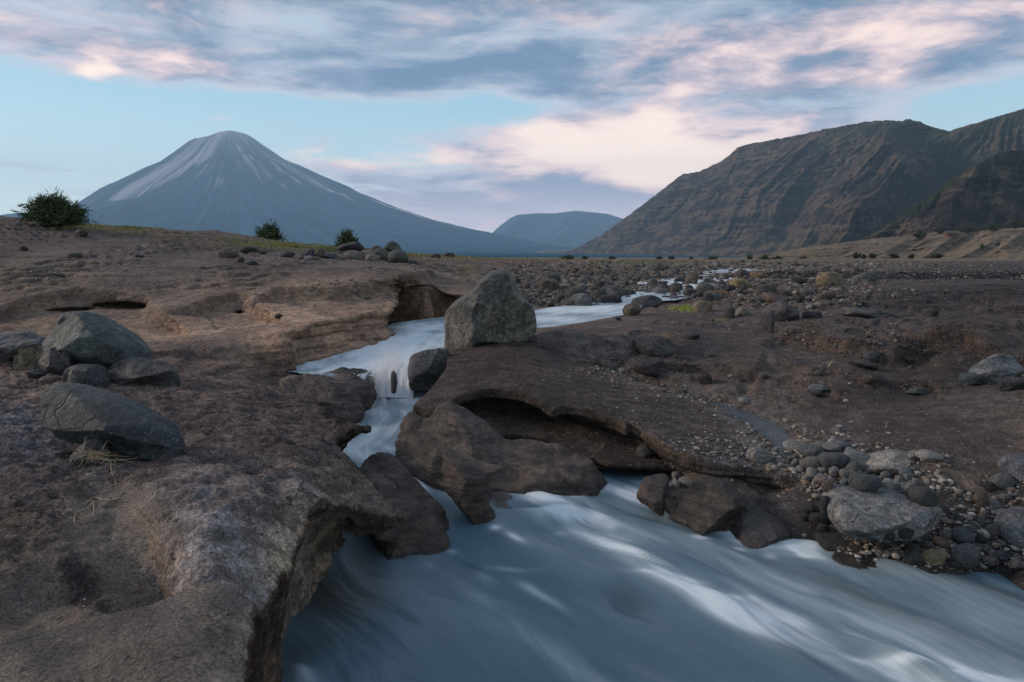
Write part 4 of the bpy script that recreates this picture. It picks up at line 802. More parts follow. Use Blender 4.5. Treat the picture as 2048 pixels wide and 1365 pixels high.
# spray where the water plunges
mm = bpy.data.materials.new('spray'); mm.use_nodes = True; nt = mm.node_tree; nt.nodes.clear(); g = G(nt)
pv = g.new('ShaderNodeVolumePrincipled'); oo = g.new('ShaderNodeOutputMaterial'); nt.links.new(pv.outputs[0], oo.inputs['Volume'])
gp = g.new('ShaderNodeTexCoord').outputs['Object']; ln = g.new('ShaderNodeVectorMath', operation='LENGTH'); g.put(ln.inputs[0], gp)
dn = g.m('MULTIPLY', g.ss(ln.outputs['Value'], 1.0, .15), g.ss(g.noise(gp, 1.4, 3, .5), .3, .75)); g.put(pv.inputs['Density'], g.m('MULTIPLY', dn, 8.0))
pv.inputs['Color'].default_value = (.97, .95, .97, 1)
def ellipsoid(name, nu=16, nv=10):
    V = [(0, 0, 1)]; Q = []
    for i in range(1, nv):
        for j in range(nu): a, b = math.pi*i/nv, 2*math.pi*j/nu; V.append((math.sin(a)*math.cos(b), math.sin(a)*math.sin(b), math.cos(a)))
    V.append((0, 0, -1))
    for j in range(nu): Q.append((0, 1+j, 1+(j+1) % nu)); Q.append((len(V)-1, 1+(nv-2)*nu+(j+1) % nu, 1+(nv-2)*nu+j))
    for i in range(nv-2):
        for j in range(nu): a = 1+i*nu; Q.append((a+j, a+nu+j, a+nu+(j+1) % nu, a+(j+1) % nu))
    me = bpy.data.meshes.new(name); me.from_pydata(V, [], Q); return me
me = ellipsoid('spray_mist'); me.materials.append(mm)
o = obj('spray_mist', me, kind='stuff'); X, Y, Z = CY(778, 8.25, 735); o.location = (X, Y, Z+.0); o.scale = (.36, .26, .36)
tick('water')
# ============================================================ the tuff slab in mid-stream (volumetric, with its scooped caves)
edgeB = [(1085, 684, .84), (1060, 690, .83), (980, 683, .85), (940, 690, .82), (905, 700, .79), (893, 706, .78), (893, 735, .73), (880, 752, .69), (861, 776, .64), (826, 806, .57), (840, 812, .56), (868, 812, .60), (885, 800, .64), (919, 784, .66), (970, 778, .655), (1038, 786, .635), (1083, 804, .60), (1105, 818, .575), (1127, 812, .58), (1180, 822, .55), (1230, 838, .52), (1252, 850, .50), (1258, 842, .51), (1300, 866, .46), (1340, 890, .42), (1400, 915, .37), (1450, 928, .335), (1500, 935, .315), (1540, 942, .30), (1590, 952, .29), (1640, 962, .285)]
PB = [world_pt(*p)[:2] for p in edgeB]; nB = len(PB)
PB += [world_pt(*p)[:2] for p in ((1640, 930, .3), (1560, 905, .33), (1530, 870, .37), (1440, 815, .44), (1300, 775, .5), (1220, 750, .55), (1150, 725, .65), (1120, 695, .78))]
polyB = fine_poly(np.array(PB), nB)
topB = C3([(905, 700, .79), (980, 683, .85), (1080, 690, .84), (1000, 740, .75), (1140, 735, .68), (1250, 772, .56), (1400, 830, .45), (1520, 872, .37), (1500, 905, .34), (900, 755, .70), (860, 780, .63), (826, 806, .56), (950, 770, .67), (1038, 782, .64), (1083, 802, .6), (1150, 790, .61), (1250, 838, .51), (1300, 850, .47), (1350, 880, .42), (1440, 915, .345), (1200, 755, .62), (1540, 940, .30), (1640, 960, .285), (1600, 920, .31), (893, 720, .76), (1120, 700, .76), (1300, 790, .53)])
fB = fitz(topB, 2e-4)
aB = np.linspace(-.165, .48, 330); lB = np.linspace(math.log(4.9), math.log(9.9), 250); zB = np.arange(-.22, .95, .013)
A2, L2 = np.meshgrid(aB, lB, indexing='ij'); Y_ = np.exp(L2); X_ = A2*Y_; Zg = zB[None, None, :]
sdB, prB = poly_sd(polyB, X_, Y_); al2 = AL(X_, Y_); hB = fB(*al2)+.010*fbm(X_*3, Y_*3, X_*0, 4, .5, 111)+.004*fbm(X_*12, Y_*12, X_*0, 3, .5, 112)
sdn = sdB+.018*fbm(X_*3, Y_*3, X_*0, 4, .5, 113)+.035*sstep(X_, 1.5, 2.0)*fbm(X_*4, Y_*4, X_*0, 3, .55, 114)
cut = .05+.78*near_mask(985, 790, .65, .48)+.62*near_mask(1060, 805, .6, .42)+.52*near_mask(1180, 838, .53, .42)-.30*near_mask(1112, 822, .58, .10)+.22*near_mask(1330, 895, .43, .5)+.10*near_mask(850, 805, .58, .2)+.12*near_mask(1580, 952, .3, .5)
dep = hB[:, :, None]-Zg
prof = cut[:, :, None]*sstep(dep, .06, .36)
lay = (.010*np.sin(Zg*60+fbm(X_*.8, Y_*.8, X_*0, 3, .5, 115)[:, :, None]*7)+.006*np.sin(Zg*120))*sstep(dep, .03, .1)
Fv = smax(-dep, sdn[:, :, None]+prof+lay, .022)
# lower shelf that carries the slab: pokes out under the caves
edgeS = [(840, 850, .45), (868, 872, .36), (900, 895, .30), (950, 880, .30), (1000, 872, .305), (1050, 872, .30), (1110, 884, .28), (1160, 903, .245), (1205, 925, .21), (1260, 930, .20), (1320, 932, .20), (1380, 942, .18), (1440, 956, .16), (1520, 985, .12), (1600, 1000, .10), (1650, 1000, .1)]
PS = [world_pt(*p)[:2] for p in edgeS]; nS = len(PS); PS += [world_pt(*p)[:2] for p in ((1650, 930, .2), (1450, 850, .3), (1200, 790, .4), (1000, 780, .4), (880, 800, .4))]
sdS, _ = poly_sd(fine_poly(np.array(PS), nS), X_, Y_)
hS = fitz(C3([(868, 872, .36), (950, 880, .30), (1050, 872, .30), (1160, 903, .245), (1260, 930, .2), (1380, 942, .18), (1520, 985, .12), (1640, 1000, .1), (1450, 850, .30), (1200, 840, .36), (1000, 830, .38), (1300, 880, .28)]), 3e-4)(*al2)+.012*fbm(X_*4, Y_*4, X_*0, 4, .55, 116)
depS = hS[:, :, None]-Zg
FS = smax(-depS, sdS[:, :, None]+.03*fbm(X_*4, Y_*4, X_*0, 3, .5, 117)[:, :, None]+(.22+.15*near_mask(1260, 930, .2, .5)[:, :, None])*sstep(depS, .03, .16), .02)
Fv = smin(Fv, FS, .03).astype(np.float32)
V, Q = nets(Fv); aa = np.interp(V[:, 0], np.arange(len(aB)), aB); ll = np.interp(V[:, 1], np.arange(len(lB)), lB); zz = np.interp(V[:, 2], np.arange(len(zB)), zB)
yy = np.exp(ll); V = np.stack([aa*yy, yy, zz], -1).astype(np.float32); N = normals(V, Q)
stp = 1-np.abs(N[:, 2])
V = V+N*(fbm(V[:, 0]*5, V[:, 1]*5, V[:, 2]*12, 4, .5, 118)*.014*stp+fbm(V[:, 0]*16, V[:, 1]*16, V[:, 2]*26, 3, .6, 119)*.004)[:, None]
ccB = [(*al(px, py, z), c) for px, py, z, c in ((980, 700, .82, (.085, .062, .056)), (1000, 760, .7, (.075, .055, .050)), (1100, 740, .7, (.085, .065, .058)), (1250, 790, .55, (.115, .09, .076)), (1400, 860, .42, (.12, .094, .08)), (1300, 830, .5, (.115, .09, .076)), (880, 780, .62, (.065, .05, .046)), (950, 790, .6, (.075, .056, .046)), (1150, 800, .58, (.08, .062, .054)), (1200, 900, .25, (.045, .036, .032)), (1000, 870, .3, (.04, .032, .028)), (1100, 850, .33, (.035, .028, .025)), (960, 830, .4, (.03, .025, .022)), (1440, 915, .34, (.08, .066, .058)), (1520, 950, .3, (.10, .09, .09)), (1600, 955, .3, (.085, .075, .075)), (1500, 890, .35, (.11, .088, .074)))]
a_, l_ = AL(V[:, 0], V[:, 1]); tint = shep(ccB, a_, l_)*.85; cave_shade = sstep(fB(a_, l_)-V[:, 2], .05, .16)[:, None]; tint = tint*(1-cave_shade)+np.array((.040, .031, .026))*cave_shade  # caves and undersides tinted darker; their shade is put into the colour
PXv = CX+F*V[:, 0]/V[:, 1]; PYv = HOR+F*(HC-V[:, 2])/V[:, 1]
gravel = np.clip(sstep(V[:, 0], .7, 1.6)*.9, 0, 1)
stream_line = [(1300, 772, .5), (1430, 805, .44), (1500, 835, .4), (1535, 870, .37), (1540, 905, .34), (1500, 945, .3), (1560, 950, .3)]
wet = 1-sstep(np.abs(line_sd(stream_line, V[:, 0], V[:, 1])[0]), .12, .45)
wet = np.maximum(wet, 1-sstep(V[:, 2], .05, .16)); wet = np.maximum(wet, gauss_xy(V[:, 0], V[:, 1], 1500, 940, .31, .5, .3))
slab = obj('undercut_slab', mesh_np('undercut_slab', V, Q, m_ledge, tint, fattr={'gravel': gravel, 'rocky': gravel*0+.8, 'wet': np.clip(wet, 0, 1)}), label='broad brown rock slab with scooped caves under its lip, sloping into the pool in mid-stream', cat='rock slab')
BV.append(bvh(V, Q))
tick('slab %d' % len(Q))

# ============================================================ rocks that need their own outline
def relief(name, outline, y0, py0, tilt, T, Rr, label, cat='boulder', mat=None, color=(.08, .07, .065), lobes=(), facets=0, seed=1, step=None, rough=.05, group=None, lean=0., flat=1.6, cuts=(), foot=None, sink=None):
    """outline: photo pixels of the rock's own silhouette; y0: metres to its foot (pixel row py0); tilt: metres the body recedes per pixel of height; T: half thickness; Rr: pixels over which the edge rounds off"""
    if mat is not None: Rr *= .6; flat += .6; nfac, facets = max(7, facets+4), 0
    else: nfac = {'wedge_rock': 8, 'ledge_block': 6, 'bank_rock': 6, 'dark_slab_stone': 6, 'ridged_rock': 5, 'round_wet_rock': 5, 'humped_rock': 4, 'spout_rock': 4, 'clay_lump': 6}.get(name, 0); facets = 0
    outline = np.array(outline, float); bot = outline[:, 1].max(); hgt = bot-outline[:, 1].min()
    sink = (12 if foot is None else .12*hgt) if sink is None else sink
    outline[:, 1] += sink*sstep(outline[:, 1], bot-.28*hgt, bot)
    if foot:
        h_ = hit(*foot)
        if h_ is not None: y0 = h_.y+T*.35
    O = smooth_line(outline, 5, True); x0, x1, yy0, yy1 = O[:, 0].min(), O[:, 0].max(), O[:, 1].min(), O[:, 1].max()
    step = step or max(1.6, (x1-x0+yy1-yy0)/150.); nxp = int((x1-x0+6*step)/step); nyp = int((yy1-yy0+6*step)/step)
    px = x0-3*step+np.arange(nxp)*step; py = yy0-3*step+np.arange(nyp)*step; mpp = y0/F
    nw = max(18, min(64, int(2.5*T/(step*mpp*1.1)))); w_ = np.linspace(-1.25*T, 1.25*T, nw)
    PXg, PYg = np.meshgrid(px, py, indexing='ij'); s, _ = poly_sd(O, PXg, PYg)
    h = np.clip(-s/Rr, -2, 1); base = np.where(h > 0, 1-(1-np.clip(h, 0, 1))**flat, h*1.2)
    Hh = base*T
    for (lx, ly, rx, ry, am) in lobes: Hh = Hh+am*T*np.exp(-((PXg-lx)/rx)**2-((PYg-ly)/ry)**2)*np.clip(h*3, 0, 1)
    if nfac:                                        # broken planes that keep the silhouette
        rf = np.random.default_rng(seed*3+1); qx = (PXg-(x0+x1)/2)/((x1-x0)/2); qy = (PYg-(yy0+yy1)/2)/((yy1-yy0)/2)
        qx2 = qx+.05*fbm(qx*3, qy*3, qx*0, 3, .5, seed); qy2 = qy+.05*fbm(qx*3+9, qy*3, qx*0, 3, .5, seed)
        for i in range(nfac):
            a_f = 2*math.pi*(i+rf.uniform(0, .8))/nfac; sl = rf.uniform(.45, 1.5); of = rf.uniform(-.15, .45)
            Hh = np.minimum(Hh, T*(1.0+rf.uniform(-.12, .08)-sl*(qx2*math.cos(a_f)+qy2*math.sin(a_f)-of)) + 0*Hh)
        Hh = np.where(h > 0, np.maximum(Hh, T*.16*np.clip(h*4, 0, 1)), Hh)
    Wg = w_[None, None, :]
    Fv = np.abs(Wg)-Hh[:, :, None]
    rg = np.random.default_rng(seed); xm, ym = (x0+x1)/2, (yy0+yy1)/2; sx, sy = (x1-x0)/2*mpp, (yy1-yy0)/2*mpp
    lx_, ly_ = (PXg-xm)*mpp, -(PYg-ym)*mpp
    for i in range(facets):
        n = rg.normal(size=3); n[2] = -abs(n[2])*1.0-.25; n /= np.linalg.norm(n); dist = (abs(n[0])*sx+abs(n[1])*sy+abs(n[2])*T)*rg.uniform(.52, .70)
        Fv = smax(Fv, lx_[:, :, None]*n[0]+ly_[:, :, None]*n[1]+Wg*n[2]-dist, .005)
    for (cx_, cy_, n0, n1, n2_) in cuts:            # flat faces set by hand: through a photo point, with a normal (x, up, away)
        n = np.array((n0, n1, n2_), float); n /= np.linalg.norm(n); yb = -(cy_-ym)*mpp
        Fv = smax(Fv, (lx_[:, :, None]-(cx_-xm)*mpp)*n[0]+(ly_[:, :, None]-yb)*n[1]+(Wg+T*.8)*n[2], .015)
    V, Q = nets(Fv.astype(np.float32))
    if len(Q) == 0: print('EMPTY', name); return None
    pxv = np.interp(V[:, 0], np.arange(len(px)), px); pyv = np.interp(V[:, 1], np.arange(len(py)), py); wv = np.interp(V[:, 2], np.arange(nw), w_)
    yc = y0+(py0-pyv)*tilt+(pxv-xm)*lean; X = (pxv-CX)/F*yc; Z = HC-(pyv-HOR)/F*yc; W = np.stack([X, yc+wv, Z], -1).astype(np.float32)
    N = normals(W, Q)
    if (N*(W-W.mean(0))).sum() < 0: Q = Q[:, ::-1]; N = -N
    sz = max(sx, sy); k_ = 1.2/sz
    dsp = fbm(W[:, 0]*k_, W[:, 1]*k_, W[:, 2]*k_, 4, .5, seed+5)*rough*sz+fbm(W[:, 0]*k_*5, W[:, 1]*k_*5, W[:, 2]*k_*5, 3, .6, seed+6)*rough*sz*.22
    W = W+N*dsp[:, None]
    isb = mat is not None
    ctr = W.mean(0); U = W-ctr; rg2 = np.random.default_rng(seed+77)
    for i in range(5 if isb else 9):           # flat broken faces
        n = rg2.normal(size=3); n[1] -= .9; n /= np.linalg.norm(n); dt = U@n; lat = min(1, abs(n[0])*1.2+abs(n[2])*.8); q = dt.max()-(dt.max()-np.quantile(dt, rg2.uniform(.78, .93) if isb else rg2.uniform(.88, .96)))*(1-min(1, 1.15*lat)); U = U-n*(np.maximum(dt-q, 0)*(.93 if isb else .75))[:, None]
    W = (U+ctr).astype(np.float32)
    if not isb:                                 # bedding ledges and fluting of the worn tuff
        N = normals(W, Q); kk = 1.
        rz = W[:, 2]+.15*W[:, 0]+.05*fbm(W[:, 0]*3, W[:, 1]*3, W[:, 2]*3, 3, .5, seed+60)
        d2 = fbm(W[:, 0]*2.5, W[:, 1]*2.5, rz*16, 4, .6, seed+61, True)*.026+fbm(W[:, 0]*9, W[:, 1]*9, rz*34, 3, .6, seed+62)*.010; W = W+N*(d2*np.clip(sz*2, .3, 1.2))[:, None]
        W = W.astype(np.float32)
    c0 = np.array([W[:, 0].mean(), W[:, 1].mean(), W[:, 2].min()]); me = mesh_np(name, W-c0, Q, mat or m_slab)
    o = obj(name, me, label=label, cat=cat, group=group, loc=c0); o.color = (*color, 1)
    BV.append(bvh(W, Q))
    return o
SB = (.075, .060, .052)
relief('humped_rock', [(789, 925), (793, 895), (799, 868), (806, 837), (823, 822), (838, 832), (850, 840), (862, 834), (872, 818), (886, 809), (902, 808), (936, 824), (970, 844), (994, 868), (1018, 882), (1055, 882), (1107, 892), (1158, 909), (1185, 932), (1206, 962), (1204, 985), (1165, 1005), (1073, 1008), (1000, 1000), (940, 1000), (880, 985), (830, 960)], 5.75, 985, .0042, .42, 62,
       'long humped brown rock with a notched crest standing in the stream below the slab', 'rock', color=(.078, .062, .054), lobes=((905, 870, 40, 50, .25), (1000, 930, 60, 40, -.18), (1120, 950, 60, 40, .15)), seed=3, rough=.03)
relief('spout_rock', [(854, 933), (858, 912), (868, 899), (885, 894), (919, 906), (953, 923), (980, 930), (1002, 935), (998, 942), (985, 950), (980, 968), (984, 985), (978, 1005), (990, 1030), (984, 1058), (958, 1052), (935, 1030), (918, 1016), (905, 1000), (890, 980), (872, 965), (858, 950)], 5.05, 1040, .0022, .24, 38,
       'pillar-like brown rock with a pointed beak on top and a hollow beneath', 'rock', color=(.080, .062, .052), lobes=((925, 960, 30, 40, .2), (985, 990, 14, 30, -.5)), seed=5, rough=.03)
relief('ridged_rock', [(700, 944), (712, 936), (728, 938), (748, 946), (771, 951), (786, 966), (802, 984), (830, 1000), (856, 1022), (878, 1040), (894, 1062), (898, 1085), (880, 1105), (853, 1118), (805, 1115), (770, 1105), (740, 1070), (715, 1010), (700, 970)], 4.62, 1105, .0034, .26, 42,
       'slanting dark rock split by a sharp crease beside the overhanging bank', 'rock', color=(.068, .053, .046), lobes=((820, 1040, 60, 14, .25), (800, 1075, 60, 20, -.45)), seed=6, rough=.035)
relief('ridged_rock', [(722, 934), (733, 918), (743, 910), (758, 905), (772, 906), (785, 912), (812, 942), (836, 966), (856, 990), (880, 1013), (890, 1030), (896, 1052), (880, 1060), (850, 1035), (810, 1005), (770, 975), (730, 950)], 4.98, 1045, .0036, .22, 28,
       'narrow rounded rock ridge leaning behind the slanting creased rock', 'rock', color=(.072, .057, .050), seed=7, rough=.03)
relief('wet_ledge_rock', [(975, 1005), (990, 985), (1015, 988), (1035, 1008), (1040, 1030), (1062, 1048), (1082, 1072), (1060, 1082), (1020, 1070), (985, 1058), (960, 1048), (950, 1030)], 4.95, 1080, .0055, .10, 26,
       'low wet rock apron at the foot of the beaked rock', 'rock', color=(.10, .095, .095), seed=8, rough=.05, step=1.6)
relief('wet_ledge_rock', [(860, 1110), (880, 1075), (915, 1065), (945, 1072), (975, 1080), (1000, 1098), (1040, 1108), (1105, 1108), (1080, 1120), (1020, 1120), (950, 1118), (895, 1125)], 4.62, 1118, .0060, .10, 20,
       'flat ribbed rock awash beside the slanting creased rock', 'rock', color=(.09, .085, .085), seed=9, rough=.06, step=1.6)
relief('bank_rock', [(560, 762), (587, 752), (628, 748), (673, 757), (707, 779), (721, 803), (727, 827), (700, 842), (662, 845), (640, 835), (610, 815), (575, 790)], 7.3, 840, .0060, .30, 36,
       'rounded brown rock on the bank edge below the waterfall pool', 'rock', color=(.078, .060, .054), lobes=((690, 815, 20, 30, -.35),), seed=10, rough=.05)
relief('bank_rock', [(668, 756), (690, 745), (712, 752), (738, 768), (755, 789), (745, 804), (725, 812), (706, 798), (690, 778)], 7.9, 806, .0050, .24, 24,
       'smaller dark rock between the rounded bank rock and the plunge pool', 'rock', color=(.062, .050, .046), seed=11, rough=.05)
relief('wet_lip_rock', [(640, 756), (668, 742), (695, 736), (722, 738), (742, 750), (749, 768), (744, 780), (715, 775), (680, 770), (650, 770)], 8.42, 776, .0020, .18, 20,
       'ribbed dark rock on the lip with thin water running over it', 'rock', color=(.035, .038, .040), seed=12, rough=.09)
relief('dark_boulder', [(816, 748), (818, 725), (823, 712), (844, 702), (868, 698), (890, 697), (899, 704), (897, 735), (884, 752), (868, 768), (845, 771), (820, 769)], 8.35, 770, .0025, .30, 28,
       'shiny black boulder wedged between waterfall and slab', 'boulder', color=(.032, .033, .035), facets=7, seed=13, rough=.07, mat=m_rock)
relief('split_stone', [(783, 772), (782, 752), (786, 742), (790, 744), (794, 756), (792, 772)], 8.12, 772, .001, .06, 5,
       'small dark stone poking through the falling water', 'stone', color=(.04, .04, .042), seed=14, rough=.05, step=1.2)
relief('awash_stone', [(1200, 1172), (1204, 1160), (1214, 1154), (1230, 1156), (1246, 1162), (1252, 1172), (1235, 1178), (1212, 1178)], 4.18, 1172, .004, .05, 10, 'reddish stone just breaking the fast water of the pool', 'stone', color=(.16, .09, .07), seed=16, rough=.05, step=1.2)
relief('awash_stone', [(1212, 1206), (1222, 1192), (1244, 1190), (1262, 1200), (1280, 1218), (1270, 1224), (1240, 1216)], 4.0, 1216, .004, .07, 12, 'dark glistening stone awash behind the reddish one in the pool', 'stone', color=(.035, .035, .037), seed=17, rough=.05, step=1.2)
# the standing boulder
relief('standing_boulder', [(889, 690), (887, 660), (888, 632), (897, 615), (915, 598), (936, 583), (948, 572), (955, 561), (975, 547), (990, 540), (1008, 537), (1020, 543), (1029, 560), (1035, 580), (1048, 598), (1062, 612), (1070, 628), (1075, 650), (1070, 668), (1055, 678), (1020, 678), (985, 678), (962, 680), (945, 692), (925, 700), (900, 699)], 9.35, 695, .0008, .44, 44,
       'big pale triangular boulder balanced on the end of the slab', 'boulder', mat=m_rock, color=(.095, .090, .078), facets=5, seed=21, rough=.055, lobes=((960, 625, 26, 30, -.30), (1010, 650, 40, 25, .12), (915, 650, 20, 40, .12)), cuts=((1045, 640, .75, .1, -.9), (905, 620, -.8, .45, -.7)), foot=(960, 690))
# boulder pile on the near bank
relief('leaning_boulder', [(100, 700), (92, 685), (103, 668), (113, 655), (116, 639), (128, 626), (150, 623), (171, 624), (198, 636), (236, 660), (270, 684), (292, 712), (290, 735), (250, 745), (210, 748), (180, 742), (150, 740), (120, 735)], 6.75, 760, .0016, .42, 52,
       'largest grey-green angular boulder on top of the pile by the bank', 'boulder', mat=m_rock, color=(.056, .067, .068), seed=22, rough=.045, flat=1.9, cuts=((225, 665, .30, 1.0, -.55), (190, 690, .12, .10, -1.0), (120, 670, -.9, .3, -.5), (265, 705, .85, .25, -.6)), foot=(190, 752))
relief('round_boulder', [(85, 735), (86, 712), (100, 697), (118, 693), (134, 699), (142, 715), (140, 738), (128, 752), (105, 753)], 6.35, 752, .0012, .16, 24,
       'round purplish boulder tucked beneath the grey-green one', 'boulder', mat=m_rock, color=(.088, .074, .076), seed=23, rough=.05, foot=(115, 750))
relief('round_boulder', [(27, 715), (32, 693), (48, 682), (70, 684), (88, 697), (94, 720), (84, 740), (55, 745), (30, 740)], 6.55, 744, .0012, .20, 28,
       'tan rounded boulder at the near end of the pile', 'boulder', mat=m_rock, color=(.125, .105, .075), seed=24, rough=.05, foot=(58, 742))
relief('flat_boulder', [(-30, 700), (-10, 672), (20, 664), (55, 662), (85, 674), (95, 690), (60, 705), (20, 712), (-20, 715)], 7.1, 716, .002, .3, 28,
       'low bluish-grey boulder behind the tan round one', 'boulder', mat=m_rock, color=(.105, .10, .108), seed=25, rough=.06, facets=3, foot=(30, 712))
relief('block_boulder', [(128, 765), (128, 745), (140, 733), (160, 728), (190, 730), (205, 742), (214, 765), (206, 777), (170, 779), (140, 776)], 6.2, 777, .0012, .2, 22,
       'squat black block at the foot of the boulder pile', 'boulder', mat=m_rock, color=(.050, .048, .052), seed=26, rough=.05, facets=5, foot=(170, 774))
relief('block_boulder', [(219, 765), (222, 732), (246, 718), (275, 714), (308, 718), (335, 725), (352, 740), (361, 756), (359, 770), (330, 775), (285, 774), (239, 778)], 6.25, 777, .0014, .24, 26,
       'long dark boulder holding up the pile on its stream side', 'boulder', mat=m_rock, color=(.062, .055, .055), seed=27, rough=.06, facets=5, foot=(290, 771))
relief('tilted_boulder', [(92, 800), (92, 784), (100, 773), (118, 767), (137, 767), (178, 776), (239, 800), (294, 827), (338, 848), (354, 865), (366, 885), (367, 906), (360, 922), (340, 927), (308, 923), (273, 918), (239, 906), (200, 888), (157, 884), (130, 868), (106, 838), (96, 815)], 4.5, 925, .0016, .22, 40,
       'long smooth dark boulder tilted over a small prop stone on the near bank', 'boulder', mat=m_rock, color=(.036, .043, .048), seed=28, rough=.022, flat=2.0, cuts=((215, 815, .42, 1.0, -.55), (200, 870, -.25, -.75, -.8), (355, 900, .9, -.2, -.5)), foot=(340, 922), sink=0)
relief('prop_stone', [(146, 925), (150, 905), (165, 888), (185, 876), (200, 876), (214, 890), (218, 910), (212, 930), (180, 934), (155, 932)], 4.42, 930, .0012, .12, 20,
       'rough wedge stone propping up the tilted dark boulder', 'stone', mat=m_rock, color=(.075, .064, .058), seed=29, rough=.08, foot=(182, 928))
# rocks on the far side of the pool
relief('bank_rock', [(1273, 997), (1280, 972), (1290, 957), (1312, 950), (1334, 950), (1338, 975), (1334, 1000), (1322, 1018), (1300, 1010)], 5.15, 1014, .0022, .16, 20,
       'small upright dark rock at the pool edge beside the wedge rock', 'rock', color=(.05, .042, .038), seed=31, rough=.05, facets=3)
relief('wedge_rock', [(1324, 1012), (1330, 985), (1345, 974), (1372, 968), (1395, 958), (1418, 955), (1442, 960), (1466, 974), (1488, 997), (1490, 1018), (1484, 1045), (1474, 1070), (1458, 1090), (1430, 1082), (1400, 1068), (1370, 1050), (1345, 1036)], 4.88, 1083, .0030, .27, 34,
       'big brown wedge rock with flowing ridges at the pool edge', 'rock', color=(.070, .055, .046), seed=32, rough=.035, cuts=((1395, 1020, -.25, .1, -1.0), (1475, 1030, .9, .25, -.6)))
relief('round_wet_rock', [(1462, 1055), (1475, 1032), (1497, 1020), (1530, 1026), (1562, 1042), (1578, 1060), (1582, 1088), (1560, 1102), (1520, 1098), (1485, 1094), (1462, 1082)], 4.78, 1098, .0034, .2, 28,
       'domed wet rock with a film of water beside the little cascade', 'rock', color=(.085, .078, .076), seed=33, rough=.04)
relief('ledge_block', [(1512, 1000), (1518, 962), (1540, 948), (1570, 940), (1605, 946), (1632, 960), (1642, 985), (1640, 1010), (1600, 1018), (1556, 1014)], 5.35, 1014, .0045, .2, 16,
       'square dark ledge block under the trickle, beside the cobbles', 'rock', color=(.055, .05, .048), seed=34, rough=.04, facets=2)
relief('ledge_block', [(1440, 968), (1450, 948), (1480, 938), (1508, 940), (1514, 960), (1506, 985), (1490, 1000), (1462, 990)], 5.45, 996, .0045, .16, 14,
       'smaller ledge block split from its neighbour by the trickle', 'rock', color=(.058, .052, .05), seed=35, rough=.04, facets=2)
relief('long_grey_boulder', [(1657, 1020), (1663, 990), (1686, 976), (1730, 976), (1776, 980), (1805, 986), (1835, 989), (1862, 1002), (1877, 1020), (1877, 1040), (1858, 1055), (1830, 1058), (1796, 1063), (1750, 1066), (1718, 1067), (1680, 1056)], 4.50, 1064, .0022, .24, 32,
       'long grey boulder with a pale seam lying across the pool edge', 'boulder', mat=m_rock, color=(.135, .135, .138), seed=36, rough=.035, flat=1.9, cuts=((1760, 1000, .05, 1., -.5),))
relief('oval_boulder', [(1723, 945), (1732, 925), (1753, 910), (1788, 901), (1812, 904), (1826, 916), (1826, 930), (1812, 946), (1788, 954), (1755, 956)], 5.08, 955, .0028, .19, 26,
       'pale oval boulder with a tan patch among the cobbles', 'boulder', mat=m_rock, color=(.20, .185, .165), seed=37, rough=.03, facets=2, foot=(1770, 952))
relief('dark_slab_stone', [(1630, 1070), (1650, 1060), (1690, 1059), (1722, 1068), (1727, 1086), (1715, 1100), (1670, 1108), (1645, 1096)], 4.55, 1105, .004, .12, 14,
       'flat black slab stone at the waterline below the long grey boulder', 'rock', color=(.038, .034, .032), seed=38, rough=.05, facets=3, foot=(1685, 1102))
relief('mud_ledge', [(1668, 1115), (1700, 1106), (1745, 1102), (1796, 1098), (1830, 1115), (1845, 1140), (1825, 1165), (1780, 1166), (1735, 1156), (1690, 1140)], 4.3, 1160, .0050, .09, 22,
       'flat ledge of damp brown grit just above the pool', 'rock', color=(.085, .066, .054), seed=39, rough=.06)
relief('clay_lump', [(1842, 935), (1858, 918), (1890, 922), (1925, 930), (1960, 936), (1982, 950), (1983, 980), (1966, 1000), (1955, 1012), (1925, 1000), (1900, 985), (1870, 975), (1848, 960)], 4.95, 1010, .0026, .26, 26,
       'crumbling brown clay lump overhanging the dark hollow by the pool', 'rock', color=(.105, .083, .068), seed=40, rough=.10)
relief('edge_boulder', [(1972, 1020), (1980, 995), (2000, 980), (2030, 974), (2060, 980), (2070, 1010), (2050, 1030), (2000, 1040)], 4.9, 1038, .002, .2, 24,
       'medium grey boulder above the large one at the water edge', 'boulder', mat=m_rock, color=(.125, .122, .122), seed=41, rough=.04, foot=(2015, 1036))
relief('edge_boulder', [(2004, 1060), (2008, 1035), (2030, 1020), (2062, 1014), (2100, 1020), (2120, 1050), (2105, 1085), (2060, 1096), (2020, 1085)], 4.55, 1094, .002, .24, 28,
       'large rounded bluish-grey boulder at the frame edge near the water', 'boulder', mat=m_rock, color=(.10, .105, .112), seed=42, rough=.03, foot=(2055, 1092))
relief('edge_boulder', [(2010, 948), (2014, 925), (2030, 913), (2060, 912), (2085, 925), (2080, 955), (2050, 965), (2022, 962)], 5.3, 963, .002, .2, 22,
       'dark bluish boulder resting on the sand behind the clay lump', 'boulder', mat=m_rock, color=(.085, .088, .098), seed=43, rough=.04, foot=(2045, 960))
relief('sharp_boulder', [(1930, 768), (1936, 752), (1958, 735), (1972, 716), (1990, 707), (2012, 707), (2030, 716), (2040, 738), (2038, 758), (2020, 768), (1980, 772), (1950, 772)], 7.2, 770, .0016, .22, 24,
       'large pointed grey-blue boulder alone on the far sand', 'boulder', mat=m_rock, color=(.13, .135, .135), seed=44, rough=.05, facets=4, foot=(1990, 768))
tick('outlined rocks')

